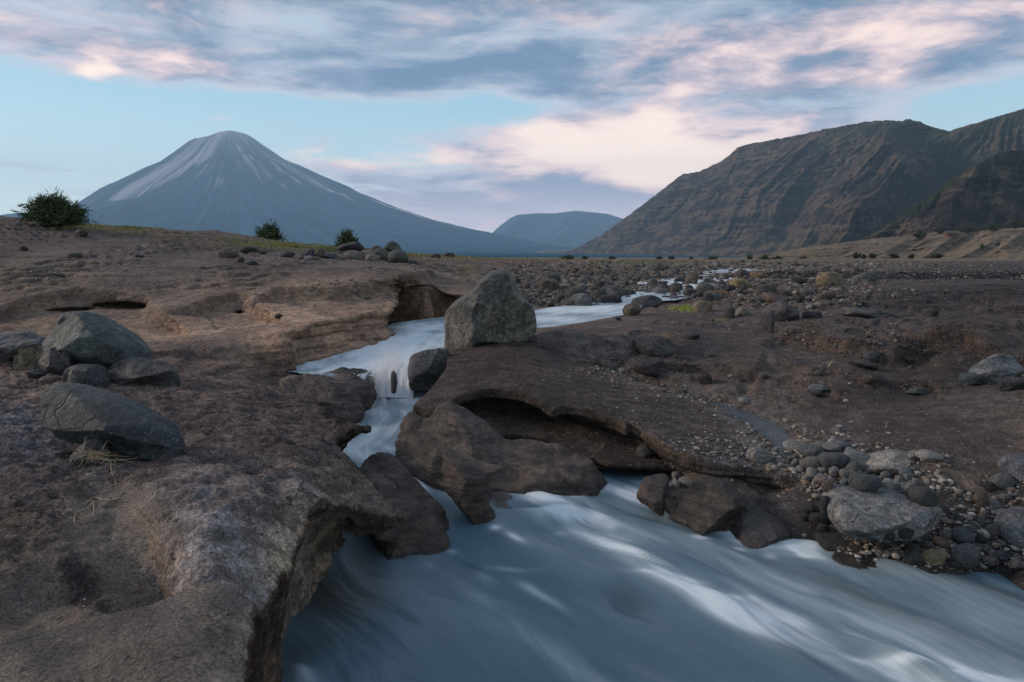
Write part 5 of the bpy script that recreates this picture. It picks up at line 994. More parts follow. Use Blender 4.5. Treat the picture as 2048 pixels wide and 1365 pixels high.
# the little brook
P3 = smooth_line([world_pt(*p) for p in BROOK[:-1]], 14); tg = np.gradient(P3[:, :2], axis=0); tg /= np.linalg.norm(tg, axis=1, keepdims=True); nrm = np.stack([-tg[:, 1], tg[:, 0]], 1)
vv = np.linspace(-1, 1, 24); wd = np.interp(np.linspace(0, 1, len(P3)), [0, .3, .55, .75, .9, 1], [.14, .18, .28, .30, .2, .12])
Xb = P3[:, 0:1]+nrm[:, 0:1]*vv*(wd*(1+.45*fbm(np.arange(len(P3))*.13, np.zeros(len(P3)), np.zeros(len(P3)), 3, .6, 123)))[:, None]; Yb = P3[:, 1:2]+nrm[:, 1:2]*vv*wd[:, None]
Zb = P3[:, 2:3]-.028+.010*fbm(Xb*14, Yb*14, Xb*0, 3, .6, 121); m_brook, g = material('brook_water'); g.b.inputs['Base Color'].default_value = (.07, .075, .08, 1); g.b.inputs['Roughness'].default_value = .12; g.b.inputs['Specular IOR Level'].default_value = .9; g.b.inputs['IOR'].default_value = 1.4
g.put(g.b.inputs['Normal'], g.bump(g.noise(g.v('MULTIPLY', g.new('ShaderNodeNewGeometry').outputs['Position'], (6., 14., 1.)), 3., 5, .7), .6, .03))
obj('brook_water', mesh_np('brook_water', np.stack([Xb, Yb, Zb], -1).reshape(-1, 3), grid_quads(len(P3), 24), m_brook), kind='structure')
tick('brook')
# ============================================================ loose stones
def ico(sub):
    import bmesh
    bm = bmesh.new(); bmesh.ops.create_icosphere(bm, subdivisions=sub, radius=1); V = np.array([v.co[:] for v in bm.verts], np.float32); T = np.array([[v.index for v in f.verts] for f in bm.faces], np.int32); bm.free(); return V, T
ICO = {k: ico(k) for k in (1, 2, 3, 4, 5)}
def stone_shape(sub, seed, planes=9, angular=.6, nz=.08):
    V, T = ICO[sub]; rg = np.random.default_rng(seed); n = rg.normal(size=(planes, 3)); n /= np.linalg.norm(n, axis=1, keepdims=True); dd = rg.uniform(.62, .95, planes)
    d_ = V@n.T; r = np.where(d_ > .05, dd/np.maximum(d_, .05), 9); p = 3+angular*34; rr = (r**-p).sum(1); rr = (rr+1)**(-1/p)
    rr = rr*(1+nz*fbm(V[:, 0]*1.6+seed, V[:, 1]*1.6, V[:, 2]*1.6, 4, .55, seed)+nz*.25*fbm(V[:, 0]*7+seed, V[:, 1]*7, V[:, 2]*7, 2, .55, seed+2))
    W = V*rr[:, None]; W /= np.abs(W).max(0); return W.astype(np.float32), T
def tri_mesh(name, V, T, mat, attrs=None): return mesh_np(name, V, T, mat, attrs)
rock_meshes = {}
for kind, (ang, nz, mat) in {'angular': (.9, .16, m_rock), 'blocky': (.7, .12, m_rock), 'smooth': (.28, .10, m_cobble)}.items():
    for sub in (2, 3, 4): rock_meshes[kind, sub] = [tri_mesh('stone', *stone_shape(sub, 200+i*7+sub, 12 if kind != 'smooth' else 6, ang, nz), mat) for i in range(6 if sub == 3 else 5)]
def put_stone(px, py, rx, ry, color, label, name='stone', kind='blocky', group=None, cat=None, foot=.75, depth=None, rot=None, seedr=None):
    h = hit(px, py+ry*foot)
    if h is None: return None
    y = h.y; wx, wz = rx*y/F, ry*y/F
    sub = 4 if rx > 24 else 3 if rx > 9 else 2; lst = rock_meshes[kind, sub]; rr = random.Random(seedr if seedr is not None else int(px*31+py*17))
    o = bpy.data.objects.new(name, rr.choice(lst)); COL.objects.link(o)
    dpt = (depth or rr.uniform(.75, 1.0))*max(wx, wz)
    o.location = ((px-CX)*y/F, y+dpt*.25, HC-(py-HOR)*y/F-wz*.15); o.scale = (wx*1.05, dpt, wz*1.25)
    o.rotation_euler = (rr.uniform(-.2, .2), rr.uniform(-.2, .2) if rot is None else rot, rr.choice((0, math.pi))+rr.uniform(-.25, .25))
    j = rr.uniform(.85, 1.15); o.color = (color[0]*j, color[1]*j, color[2]*j, 1)
    o['label'] = label; o['category'] = cat or name.split('_')[-1]
    if group: o['group'] = group
    return o
GREY, DARK, LIGHT, TAN, BRN, BLUE, RED = (.15, .145, .142), (.045, .043, .045), (.34, .32, .30), (.23, .185, .125), (.12, .092, .072), (.10, .108, .118), (.17, .10, .075)
CG = 'cobbles heaped beside the brook mouth'
def c3(cx, cy, rx, ry): return 1250+cx/2.566, 880+cy/2.566, rx/2.566, ry/2.566
for (a, col, lab) in (((690, 80, 64, 36), LIGHT, 'pale pyramid-shaped cobble standing alone on the wet lip of the brook'), ((965, 118, 58, 28), (.20, .18, .165), 'pale flat oval cobble in the heap beside the speckled dark one'),
    ((1075, 105, 72, 42), (.11, .115, .12), 'speckled dark blue-grey cobble in the middle of the heap'), ((965, 65, 76, 30), (.15, .145, .14), 'broad grey cobble at the back of the heap'), ((1240, 215, 78, 48), (.075, .08, .085), 'dark wedge-shaped cobble between the oval boulder and the long grey boulder'),
    ((1540, 290, 72, 44), (.07, .068, .068), 'dark cobble at the end of the long grey boulder'), ((1595, 600, 60, 42), (.26, .205, .13), 'yellowish round cobble on the water edge'), ((1750, 592, 70, 62), (.16, .145, .155), 'large mauve-grey pointed cobble on the water edge'),
    ((1740, 500, 54, 42), (.075, .085, .095), 'dark blue-grey cobble above the mauve-grey pointed one'), ((1620, 530, 45, 28), (.21, .13, .09), 'flat reddish-brown cobble behind the yellowish round one'), ((1490, 602, 52, 34), (.085, .085, .08), 'dark flat cobble touching the yellowish round one'),
    ((1045, 238, 36, 26), (.20, .145, .12), 'small pinkish-brown round cobble by the end of the ledge'), ((1175, 155, 42, 38), (.14, .14, .14), 'grey upright cobble leaning on the oval boulder'), ((865, 35, 52, 26), LIGHT, 'pale cobble at the edge of the brook above the heap'), ((1300, 215, 20, 22), TAN, 'small tan cobble below the oval boulder'),
    ((270, 185, 26, 22), LIGHT, 'pale angular stone perched on the wedge rock crest'), ((310, 218, 34, 24), (.27, .22, .18), 'pinkish stone lying on the wedge rock shoulder'), ((265, 222, 20, 22), LIGHT, 'small pale pebble tucked beside the pinkish stone'), ((960, 355, 48, 30), DARK, 'black stone in the hollow at the near end of the long grey boulder'),
    ((100, 60, 40, 34), (.085, .078, .072), 'dark lump stone on the low shelf under the slab')):
    put_stone(*c3(*a), col, lab, 'cobble' if 'cobble' in lab else 'stone', 'smooth' if 'angular' not in lab and 'pyramid' not in lab else 'angular', CG if 'heap' in lab else None)
for a in ((840, 70, 25, 20), (1065, 40, 46, 25), (960, 170, 28, 25), (1010, 205, 32, 26), (1190, 90, 62, 32), (1080, 160, 32, 22), (1015, 155, 22, 16), (1130, 175, 30, 20), (1355, 230, 32, 30), (1440, 165, 36, 22), (1410, 205, 27, 18), (1460, 190, 28, 20), (1460, 255, 40, 30), (1390, 240, 28, 22), (1500, 75, 50, 20),
    (1570, 85, 62, 26), (1150, 90, 32, 26), (880, 120, 26, 22), (930, 30, 30, 16), (1010, 25, 34, 16), (1120, 30, 34, 18), (1100, 20, 24, 12), (1160, 60, 30, 18), (1340, 180, 24, 18), (1180, 210, 26, 18), (1220, 140, 26, 20), (930, 200, 20, 16), (980, 215, 18, 16), (1130, 215, 24, 18), (1500, 215, 26, 22), (1430, 235, 20, 16), (1310, 255, 24, 16), (900, 150, 22, 18), (1060, 210, 22, 18), (870, 90, 20, 16), (1200, 175, 22, 18), (1160, 120, 20, 14)):
    ck_ = random.choice((('grey', (.26, .25, .245)), ('mid-grey', (.21, .20, .19)), ('pale', (.42, .40, .37)), ('pale', LIGHT), ('bluish', (.19, .21, .23)), ('warm grey', (.31, .27, .235))))
    put_stone(*c3(*a), ck_[1], '%s rounded cobble in the heap %s' % (ck_[0], 'at the brook edge' if a[0] < 1020 else 'in front of the oval boulder' if a[0] < 1260 and a[1] > 120 else 'behind the oval boulder' if a[1] < 120 else 'between oval boulder and clay lump'), 'cobble', 'smooth', CG)
for a in ((1000, 410, 52, 28), (1360, 490, 32, 26), (1440, 520, 28, 22), (1400, 520, 27, 20), (1650, 490, 37, 20), (1560, 545, 30, 25), (1500, 555, 36, 15), (1440, 470, 46, 30), (1540, 500, 28, 20), (1830, 310, 34, 40), (1830, 510, 32, 26), (1940, 220, 52, 36), (1900, 460, 42, 26), (2020, 640, 47, 24), (1250, 500, 37, 20), (1320, 550, 28, 20), (1290, 510, 22, 18), (1340, 530, 24, 18), (1380, 545, 20, 14), (1460, 545, 22, 14), (1800, 545, 24, 18), (1860, 560, 26, 18), (1780, 460, 24, 18), (1960, 300, 30, 24), (1870, 240, 30, 24), (1700, 470, 22, 14), (1580, 490, 22, 16), (1880, 620, 40, 20), (1940, 600, 50, 26), (1700, 640, 30, 14), (1830, 420, 30, 22), (1850, 380, 24, 18), (1780, 580, 20, 14), (1640, 600, 18, 14), (930, 400, 28, 20), (1020, 450, 30, 16), (1030, 330, 26, 40)):
    ck_ = random.choice((('grey', GREY), ('black', DARK), ('dark', (.055, .052, .05)), ('bluish', BLUE), ('warm grey', (.17, .15, .135)), ('brown', BRN)))
    put_stone(*c3(*a), ck_[1], '%s cobble in the loose pile %s' % (ck_[0], 'beside the long grey boulder' if a[0] < 1200 else 'at the water edge' if a[0] < 1760 else 'beside the edge boulders'), 'cobble', 'blocky', 'cobbles piled at the water edge')
# named stones farther off
def c5(cx, cy, rx, ry): return 1200+cx/2.415, 500+cy/2.415, rx/2.415, ry/2.415
for (a, col, lab, kd) in (((500, 275, 47, 32), (.24, .18, .13), 'tan speckled boulder with a grass tuft beside it, beyond the slab', 'smooth'), ((155, 290, 44, 34), (.15, .115, .08), 'brown pointed boulder at the edge of the upper stream', 'blocky'), ((230, 252, 72, 32), (.075, .072, .08), 'long dark boulder behind the brown pointed one', 'blocky'),
    ((685, 300, 36, 20), (.22, .185, .14), 'pale elongated stone paired with a darker one', 'smooth'), ((630, 308, 36, 30), (.085, .078, .08), 'dark stone paired with the pale elongated one', 'angular'), ((880, 302, 84, 52), (.105, .085, .088), 'large purple-brown boulder at the head of the gravel scarp', 'blocky'), ((820, 358, 34, 56), (.07, .06, .066), 'upright dark slab stone against the purple-brown boulder', 'blocky'),
    ((1285, 302, 118, 24), (.12, .115, .11), 'flat grey rock barely rising out of the dark sand', 'blocky'), ((1602, 305, 42, 22), (.095, .09, .088), 'lone grey stone on the dark sand beyond the flat rock', 'angular'), ((1030, 315, 45, 18), DARK, 'dark half-buried stone between scarp boulder and flat rock', 'blocky'), ((1115, 142, 62, 38), (.20, .145, .085), 'big rusty-topped boulder in the rubble field', 'blocky'), ((770, 122, 42, 22), (.20, .13, .07), 'orange-stained boulder in the rubble field near the river', 'blocky'),
    ((685, 167, 50, 26), (.27, .21, .12), 'yellowish cream boulder beside the river rubble', 'angular'), ((1285, 135, 56, 26), (.10, .11, .095), 'greenish rounded boulder at the end of the rubble field', 'smooth'), ((510, 186, 42, 26), (.095, .088, .085), 'round grey boulder in front of the river shallows', 'smooth'), ((975, 150, 54, 20), (.04, .038, .04), 'black flat-topped boulder beside the rusty-topped one', 'angular'),
    ((1000, 206, 40, 20), (.10, .098, .10), 'smooth grey oval boulder on bare ground past the rubble', 'smooth'), ((865, 238, 78, 26), (.14, .092, .075), 'reddish flat boulder behind the purple-brown one', 'blocky'), ((1320, 514, 40, 26), (.10, .11, .12), 'bluish stone balanced on the sand ripple ledge', 'angular'), ((1278, 552, 66, 20), (.085, .078, .072), 'low brown stone half sunk in sand under the bluish one', 'blocky'),
    ((1800, 622, 52, 24), (.09, .11, .125), 'blue-grey stone leaning on the big pointed boulder', 'angular'), ((2005, 648, 66, 32), (.07, .07, .075), 'dark split rock in front of the big pointed boulder', 'angular'), ((1060, 670, 50, 18), (.16, .17, .18), 'pale blue-grey flat stone on the damp sand', 'angular'), ((1540, 686, 56, 18), (.10, .12, .11), 'flat greenish stone on the sand slope', 'blocky'), ((1190, 730, 13, 8), (.5, .49, .47), 'tiny white stone on the dark damp sand', 'smooth'),
    ((700, 726, 30, 14), LIGHT, 'pale flat stone in the little brook', 'smooth'), ((1150, 872, 32, 14), (.19, .175, .16), 'flat pale stone above the cobble heap', 'smooth'), ((270, 470, 110, 52), (.085, .072, .07), 'mound-like brown rock with a pitted dark face behind the slab', 'blocky'), ((250, 560, 90, 44), (.05, .043, .042), 'pitted dark rock beside the start of the brook', 'angular'), ((510, 625, 34, 30), (.055, .05, .048), 'dark boulder in the brook bank', 'blocky'), ((1055, 595, 20, 14), GREY, 'small stone by the upright pale stick', 'blocky'),
    ((850, 318, 30, 16), DARK, 'small black stone below the reddish flat boulder', 'blocky'), ((970, 240, 26, 18), DARK, 'little black stone beside the grey oval boulder', 'angular'), ((1115, 222, 30, 18), (.12, .085, .075), 'reddish stone below the rusty-topped boulder', 'smooth'), ((450, 418, 34, 14), DARK, 'dark stone by the orange leaf patch', 'angular'), ((215, 592, 14, 8), LIGHT, 'pale pebble at the brook head', 'smooth'), ((110, 582, 20, 14), LIGHT, 'pale round stone near the dark pitted rock', 'smooth')):
    put_stone(*c5(*a), col, lab, 'boulder' if 'boulder' in lab else 'stone', kd)
def c4(cx, cy, rx, ry): return 400+cx/3.413, 440+cy/3.413, rx/3.413, ry/3.413
for (a, col, lab, kd) in (((1020, 190, 95, 38), (.045, .045, .055), 'large black flat-bottomed boulder in front of the small round bush', 'blocky'), ((1310, 190, 58, 42), (.075, .082, .072), 'grey-green boulder on top of the ridge pile', 'angular'), ((1350, 256, 70, 50), (.07, .07, .06), 'mossy dark boulder at the end of the ridge pile', 'smooth'), ((1235, 238, 60, 44), (.12, .115, .10), 'grey boulder in the middle of the ridge pile', 'blocky'),
    ((1178, 258, 50, 26), (.19, .155, .125), 'pale tan boulder at the foot of the ridge pile', 'smooth'), ((1205, 196, 32, 20), (.09, .09, .075), 'small greenish stone behind the ridge pile', 'blocky'), ((735, 232, 52, 34), (.08, .078, .088), 'bluish boulder in the ridge row', 'angular'), ((820, 230, 42, 34), (.15, .115, .088), 'brown boulder in the ridge row', 'blocky'), ((745, 262, 38, 16), (.19, .18, .18), 'pale flat stone in front of the ridge row', 'smooth'), ((800, 265, 28, 14), (.17, .115, .09), 'small reddish stone in front of the ridge row', 'smooth'),
    ((592, 240, 50, 18), (.075, .065, .07), 'low dark stone at the start of the ridge row', 'blocky'), ((890, 250, 62, 20), (.075, .08, .085), 'flat slate-coloured stone in the ridge row', 'angular'), ((1045, 245, 75, 32), (.145, .12, .098), 'tan crumbly boulder below the black flat-bottomed one', 'blocky'), ((330, 206, 55, 24), (.05, .042, .04), 'black stone above the split clay block', 'blocky'), ((165, 236, 52, 30), (.16, .125, .105), 'split clay block on the hill slope', 'angular'), ((222, 240, 40, 28), (.13, .105, .092), 'clay fragment beside the split clay block', 'angular'),
    ((270, 275, 34, 22), (.085, .068, .062), 'brown chunk rolled below the split clay block', 'angular'), ((345, 290, 44, 15), (.16, .155, .155), 'thin grey slab lying below the clay block', 'angular'), ((1610, 246, 34, 16), (.08, .07, .07), 'stone on the rim behind the ridge pile', 'blocky'), ((1700, 242, 36, 18), (.085, .078, .075), 'pair stone on the rim near the standing boulder', 'blocky'), ((1455, 290, 38, 12), (.06, .055, .055), 'thin dark stone past the mossy boulder', 'blocky'), ((420, 222, 34, 14), (.10, .07, .055), 'brown stone behind the clay block', 'blocky'), ((690, 258, 28, 12), (.14, .095, .07), 'reddish pebble in the ridge row', 'smooth'), ((965, 262, 30, 12), (.10, .085, .07), 'small brown stone under the slate-coloured one', 'blocky'),
    ((535, 658, 26, 16), (.035, .025, .025), 'small black stone on the terrace below the caves', 'angular'), ((1048, 490, 28, 14), (.21, .175, .15), 'pale flat stone on the terrace slope', 'angular'), ((1142, 535, 24, 12), (.19, .16, .13), 'pale shard on the terrace slope', 'angular'), ((1230, 411, 40, 8), (.24, .21, .19), 'pale sliver of rock on the terrace above the overhang', 'angular')):
    put_stone(*c4(*a), col, lab, 'boulder' if 'boulder' in lab else 'stone', kd)
for (px, py, rx, ry, col, lab) in ((161, 467, 12, 8, (.08, .055, .045), 'brown stone on the upper dune slope'), (45, 497, 10, 6, (.08, .06, .052), 'brown stone at the end of the dune slope'), (148, 511, 15, 7, (.075, .062, .06), 'dark flat stone at the foot of the dune slope'), (122, 551, 14, 3.5, (.035, .035, .035), 'thin black stone on the gravel terrace'), (277, 512, 10, 3, (.08, .065, .058), 'small low stone on the dune slope'),
    (70, 748, 20, 9, (.095, .09, .088), 'flat grey stone beside the boulder pile'), (97, 762, 19, 8, (.20, .145, .12), 'pinkish flat stone in front of the boulder pile'), (12, 712, 20, 9, (.07, .08, .09), 'bluish stone sticking out behind the tan boulder')):
    put_stone(px, py, rx, ry, col, lab, 'stone', 'blocky')
tick('placed stones')
# rubble of the river bed
G1 = 'boulders strewn through the river bed'; G2 = 'stones on the far sand'; n = 0; rr = random.Random(5)
while n < 280:
    t = rr.random(); py = 531+78*rr.random()**1.25; px = rr.gauss(1000+ (1350-1000)*.9+ (0 if py < 570 else -60), 175)
    if px < 985 or px > 1800: continue
    if py > 575 and px < 1080: continue
    if py > 600 and px > 1250: continue
    s_ = (3.0+(py-528)*.11)*math.exp(rr.gauss(0, .38))
    w0 = rr.uniform(.5, .85)
    col = rr.choice((GREY, DARK, (.075, .07, .07), (.085, .075, .07), (.095, .08, .075), BRN, (.06, .055, .055)))
    kd0 = rr.choice(('angular', 'angular', 'blocky', 'blocky', 'smooth')); kd_ = {'angular': 'jagged', 'blocky': '', 'smooth': 'rounded'}[kd0]
    place_ = 'in the rubble just behind the standing boulder' if px < 1120 else 'on the far rim of the river rubble' if py < 545 else ('in rubble on the near shore of the upper stream' if py > 585 else 'in rubble between the standing boulder and the rapids' if px < 1290 else 'beside the distant rapids' if px < 1480 else 'in the rubble field past the rapids')
    if put_stone(px, py, s_, s_*w0, col, '%s %s %sboulder %s' % ('large' if s_ > 9 else 'small' if s_ < 5 else 'middling', {GREY: 'grey', DARK: 'black', BRN: 'brown'}.get(col, 'dark' if col[0] < .08 else 'purplish'), kd_ and kd_+' ', place_), 'boulder', kd0, G1, seedr=n): n += 1
for i in range(60):
    px = rr.uniform(1120, 2060); py = 560+230*rr.random(); s_ = (1.5+(py-520)*.025)*math.exp(rr.gauss(0, .35))
    cs_ = rr.choice((('grey', GREY), ('brown', BRN), ('pale', LIGHT), ('black', DARK), ('reddish', (.12, .08, .07))))
    if line_x := (px < 1300 and py > 700): continue
    put_stone(px, py, s_, s_*.55, cs_[1], 'small %s stone scattered on the sand %s' % (cs_[0], 'beyond the gravel scarp' if py < 655 else 'between brook and slab boulder' if px < 1500 else 'below the gravel scarp' if px < 1800 else 'near the big pointed boulder'), 'stone', 'blocky', G2, seedr=500+i)
# a few on the near bank
tick('rubble')

# gravel: real but uncountable, joined
def gravel(name, pts, sizes, cols, label=None, flat=.6, seed=1):
    V0 = [stone_shape(1, 300+i, 6, .5, .1) for i in range(5)]; T = V0[0][1]; n = len(pts); rg = np.random.default_rng(seed); allV = []; allT = []; allC = []
    nv = len(V0[0][0])
    for i in range(n):
        W = V0[i % 5][0]; a = rg.uniform(0, 6.28); c_, s_ = math.cos(a), math.sin(a); sx, sy, sz = sizes[i]*rg.uniform(.8, 1.3), sizes[i]*rg.uniform(.6, 1.0), sizes[i]*flat*rg.uniform(.7, 1.2)
        X = W[:, 0]*sx; Y = W[:, 1]*sy; allV.append(np.stack([X*c_-Y*s_, X*s_+Y*c_, W[:, 2]*sz], 1)+pts[i]); allT.append(T+i*nv); allC.append(np.repeat(cols[i][None], nv, 0))
    me = mesh_np(name, np.concatenate(allV), np.concatenate(allT), m_pebble, np.concatenate(allC)); return obj(name, me, kind='stuff')
m_pebble, g = material('pebble'); tc = g.new('ShaderNodeNewGeometry').outputs['Position']
nn = g.noise(tc, 60., 4, .65); g.put(g.b.inputs['Base Color'], g.mix(1.0, g.attr('tint')[0], g.mix(g.ss(nn, .3, .7), (.6, .6, .6), (1.4, 1.4, 1.4)), 'MULTIPLY')); g.b.inputs['Roughness'].default_value = .75
g.put(g.b.inputs['Normal'], g.bump(nn, .5, .004))
pal = np.array([(.14, .13, .12), (.19, .17, .15), (.09, .08, .075), (.24, .21, .18), (.11, .085, .07), (.07, .07, .072), (.30, .27, .24), (.17, .12, .09)])
def hit_ground(px, py):
    d_ = Vector(((px-CX)/F, 1, (HOR-py)/F)).normalized(); best = None; bi = 0
    for i, b in enumerate(BV):
        h = b.ray_cast(Vector((0, 0, HC)), d_)
        if h[0] is not None and (best is None or h[3] < best[3]): best = h; bi = i
    return best[0] if best and bi < 3 and best[1].z*(1 if best[1].dot(d_) < 0 else -1) > .45 else None
def scatter(name, boxes, seed, flat=.6, dark=1.0):
    rg = np.random.default_rng(seed); P = []; Sz = []; Cc = []
    for (kind, n, a, s0, s1) in boxes:
        for i in range(n):
            if kind == 'box': px, py = rg.uniform(a[0], a[2]), a[1]+(a[3]-a[1])*rg.uniform()
            elif kind == 'line':
                t = rg.uniform(0, len(a[0])-1.001); j = int(t); f_ = t-j; px = a[0][j][0]*(1-f_)+a[0][j+1][0]*f_+rg.normal()*a[1]; py = a[0][j][1]*(1-f_)+a[0][j+1][1]*f_+rg.normal()*a[2]
            else: px, py = a[0]+rg.normal()*a[2], a[1]+rg.normal()*a[3]
            h = hit_ground(px, py)
            if h is None: continue
            s_ = s0*math.exp(rg.normal()*.45)*h.y/F
            s_ = min(s_, s1*h.y/F); P.append((h.x, h.y, h.z+s_*.15)); Sz.append(s_); Cc.append(pal[rg.integers(len(pal))]*rg.uniform(.75, 1.2)*dark)
    return gravel(name, P, Sz, np.array(Cc), seed=seed, flat=flat)
brk = [(1190, 735), (1250, 752), (1300, 772), (1370, 792), (1430, 808), (1490, 830), (1530, 860), (1545, 900), (1560, 925)]
scatter('brook_gravel', [('line', 260, (brk, 9, 4), 2.6, 6), ('blob', 300, (1640, 905, 90, 22), 4.5, 9), ('line', 520, (brk, 34, 11), 1.8, 5), ('blob', 330, (1590, 900, 60, 22), 3.2, 9), ('blob', 200, (1650, 960, 60, 22), 4, 9), ('blob', 260, (1420, 895, 50, 16), 2.6, 7), ('box', 260, (1080, 735, 1330, 765), 1.6, 4), ('box', 200, (1150, 690, 1500, 730), 1.3, 3)], 1)
scatter('water_edge_gravel', [('blob', 420, (1830, 1085, 90, 26), 4.2, 11), ('box', 420, (1900, 960, 2060, 1130), 4.5, 11), ('box', 200, (1640, 1055, 1900, 1110), 4, 9), ('box', 240, (1700, 905, 1900, 985), 4, 9), ('box', 120, (1540, 900, 1660, 990), 3.5, 8)], 2, dark=1.1)
scatter('slab_gravel', [('box', 420, (1180, 750, 1520, 900), 1.5, 3.5), ('box', 40, (1040, 862, 1250, 915), 1.6, 4), ('box', 120, (900, 700, 1150, 780), 1.0, 2.4)], 3)
scatter('sand_gravel', [('box', 700, (1500, 700, 2060, 930), 1.4, 3.5), ('box', 500, (1100, 600, 2060, 720), 1.1, 3), ('box', 260, (1560, 655, 1800, 690), 1.9, 5), ('box', 1500, (960, 524, 1900, 600), 1.5, 5), ('box', 2600, (1000, 524, 1760, 585), 2.8, 8), ('box', 1300, (1040, 570, 1300, 615), 3.2, 8), ('blob', 900, (1560, 588, 100, 20), 3.2, 9), ('box', 600, (1700, 524, 2060, 560), 2.0, 5), ('box', 350, (1500, 530, 2060, 570), 1.1, 3)], 4, dark=.8)
scatter('terrace_gravel', [('box', 900, (0, 520, 900, 620), 1.1, 3), ('box', 260, (600, 560, 820, 600), 1.5, 4), ('box', 140, (0, 630, 600, 700), 1.0, 2.6), ('box', 160, (60, 535, 120, 560), 1.5, 3.5), ('box', 130, (180, 525, 330, 545), 1.4, 3.5), ('line', 160, ([(430, 520), (620, 515), (800, 522), (900, 530)], 40, 6), 1.6, 5)], 5)
scatter('near_gravel', [('box', 260, (0, 1200, 480, 1360), 1.3, 3.5), ('box', 220, (0, 850, 640, 1100), 1.2, 3.2), ('box', 200, (100, 700, 640, 850), 1.0, 2.6)], 6)
tick('gravel')
# ============================================================ plants, sticks, hut
m_leaf, g = material('leaf'); oi = g.new('ShaderNodeObjectInfo').outputs['Color']; tn = g.attr('tint')[0]
g.put(g.b.inputs['Base Color'], g.mix(1.0, oi, tn, 'MULTIPLY')); g.b.inputs['Roughness'].default_value = .6
m_twig, g = material('twig'); g.put(g.b.inputs['Base Color'], g.mix(g.noise(g.new('ShaderNodeTexCoord').outputs['Object'], 30., 4, .6), (.05, .04, .032), (.11, .09, .07))); g.b.inputs['Roughness'].default_value = .9
m_straw, g = material('straw'); g.put(g.b.inputs['Base Color'], g.mix(g.noise(g.new('ShaderNodeTexCoord').outputs['Object'], 25., 4, .6), (.28, .19, .10), (.50, .39, .24))); g.b.inputs['Roughness'].default_value = .8
def tubes(name, paths, mat, sides=4):
    V = []; Q = []
    for pts, rad in paths:
        pts = np.asarray(pts, float); n = len(pts); base = len(V); tg = np.gradient(pts, axis=0); tg /= np.linalg.norm(tg, axis=1, keepdims=True)+1e-9
        for i in range(n):
            t = tg[i]; u = np.cross(t, (0, 0, 1.)) if abs(t[2]) < .9 else np.cross(t, (1., 0, 0)); u /= np.linalg.norm(u)+1e-9; v_ = np.cross(t, u); r = rad*(1-.75*i/(n-1))
            for k_ in range(sides): a = 2*math.pi*k_/sides; V.append(pts[i]+(u*math.cos(a)+v_*math.sin(a))*r)
        for i in range(n-1):
            for k_ in range(sides): a = base+i*sides+k_; b = base+i*sides+(k_+1) % sides; Q.append((a, b, b+sides, a+sides))
    return mesh_np(name, np.array(V), np.array(Q), mat)
def bush(px, py_top, py_base, y, width_px, label, color, nbr=60, nleaf=6000, leaf=.05, seed=1, group=None, spiky=1., z_base=None):
    rg = np.random.default_rng(seed); x = (px-CX)*y/F; z0 = HC-(py_base-HOR)*y/F if z_base is None else z_base
    Hh = (py_base-py_top)*y/F; Wd = width_px*y/F/2
    root = bpy.data.objects.new('acacia_bush', None); COL.objects.link(root); root.location = (x, y, z0); root['label'] = label; root['category'] = 'bush'
    if group: root['group'] = group
    paths = []; tips = []
    for i in range(nbr):
        a = rg.uniform(0, 2*math.pi); e_ = rg.uniform(.0, 1)**.8; ln = rg.uniform(.7, 1.05); tip = np.array([math.cos(a)*Wd*math.cos(e_*1.5)*ln, math.sin(a)*Wd*.8*math.cos(e_*1.5)*ln, Hh*(.10+.9*math.sin(e_*1.5))*ln])
        st_ = np.array([rg.normal()*.08*Wd, rg.normal()*.08*Wd, -.08*Hh]); t = np.linspace(0, 1, 6)[:, None]
        mid = (st_+tip)/2+np.array([0, 0, .18*Hh])+rg.normal(size=3)*.06*Wd; P_ = (1-t)**2*st_+2*t*(1-t)*mid+t*t*tip; paths.append((P_, .012*Hh+.004)); tips.append(P_)
    bo = obj('branches', tubes('branches', paths, m_twig, 3), root)
    # leaves cluster along twigs that leave the branches
    C_ = []; D2 = []
    per = max(1, nleaf//nbr)
    for P_ in tips:
        t = rg.uniform(.25, 1.0, per)**.8; i0 = np.minimum((t*5).astype(int), 4); f_ = (t*5-i0)[:, None]; c_ = P_[i0]*(1-f_)+P_[i0+1]*f_
        k_ = rg.integers(0, 7, per); off = rg.normal(size=(7, 3))*np.array([Wd, Wd, Hh])*.16; l_ = rg.uniform(0, 1, per)[:, None]
        C_.append(c_+off[k_]*l_+rg.normal(size=(per, 3))*.025*Wd); D2.append(off[k_]/np.linalg.norm(off[k_], axis=1, keepdims=True))
    C_ = np.concatenate(C_); D2 = np.concatenate(D2); n = len(C_); C_[:, 2] = np.maximum(C_[:, 2], .01*Hh)
    D2 = D2*spiky+rg.normal(size=(n, 3))*.5; D2 /= np.linalg.norm(D2, axis=1, keepdims=True); Wv = np.cross(D2, rg.normal(size=(n, 3))); Wv /= np.linalg.norm(Wv, axis=1, keepdims=True)
    s1 = leaf*rg.uniform(.6, 1.5, n)[:, None]; V = np.stack([C_-D2*s1-Wv*s1*.25, C_+D2*s1-Wv*s1*.12, C_+D2*s1+Wv*s1*.12, C_-D2*s1+Wv*s1*.25], 1).reshape(-1, 3)
    Q = np.arange(4*n).reshape(-1, 4); tn = np.repeat(rg.uniform(.55, 1.5, n), 4)[:, None]*np.array([[1, 1, 1]])
    fo_ = obj('foliage', mesh_np('foliage', V, Q, m_leaf, tn, smooth=False), root); fo_.color = (*color, 1)
    return root
bush(108, 394, 449, 20.4, 142, 'largest dark green acacia bush on the dune crest in front of the volcano', (.052, .075, .030), 110, 15000, .042, 11)
bush(536, 450, 484, 24.6, 66, 'medium spreading acacia bush on the falling crest below the volcano', (.055, .078, .032), 70, 6000, .042, 12)
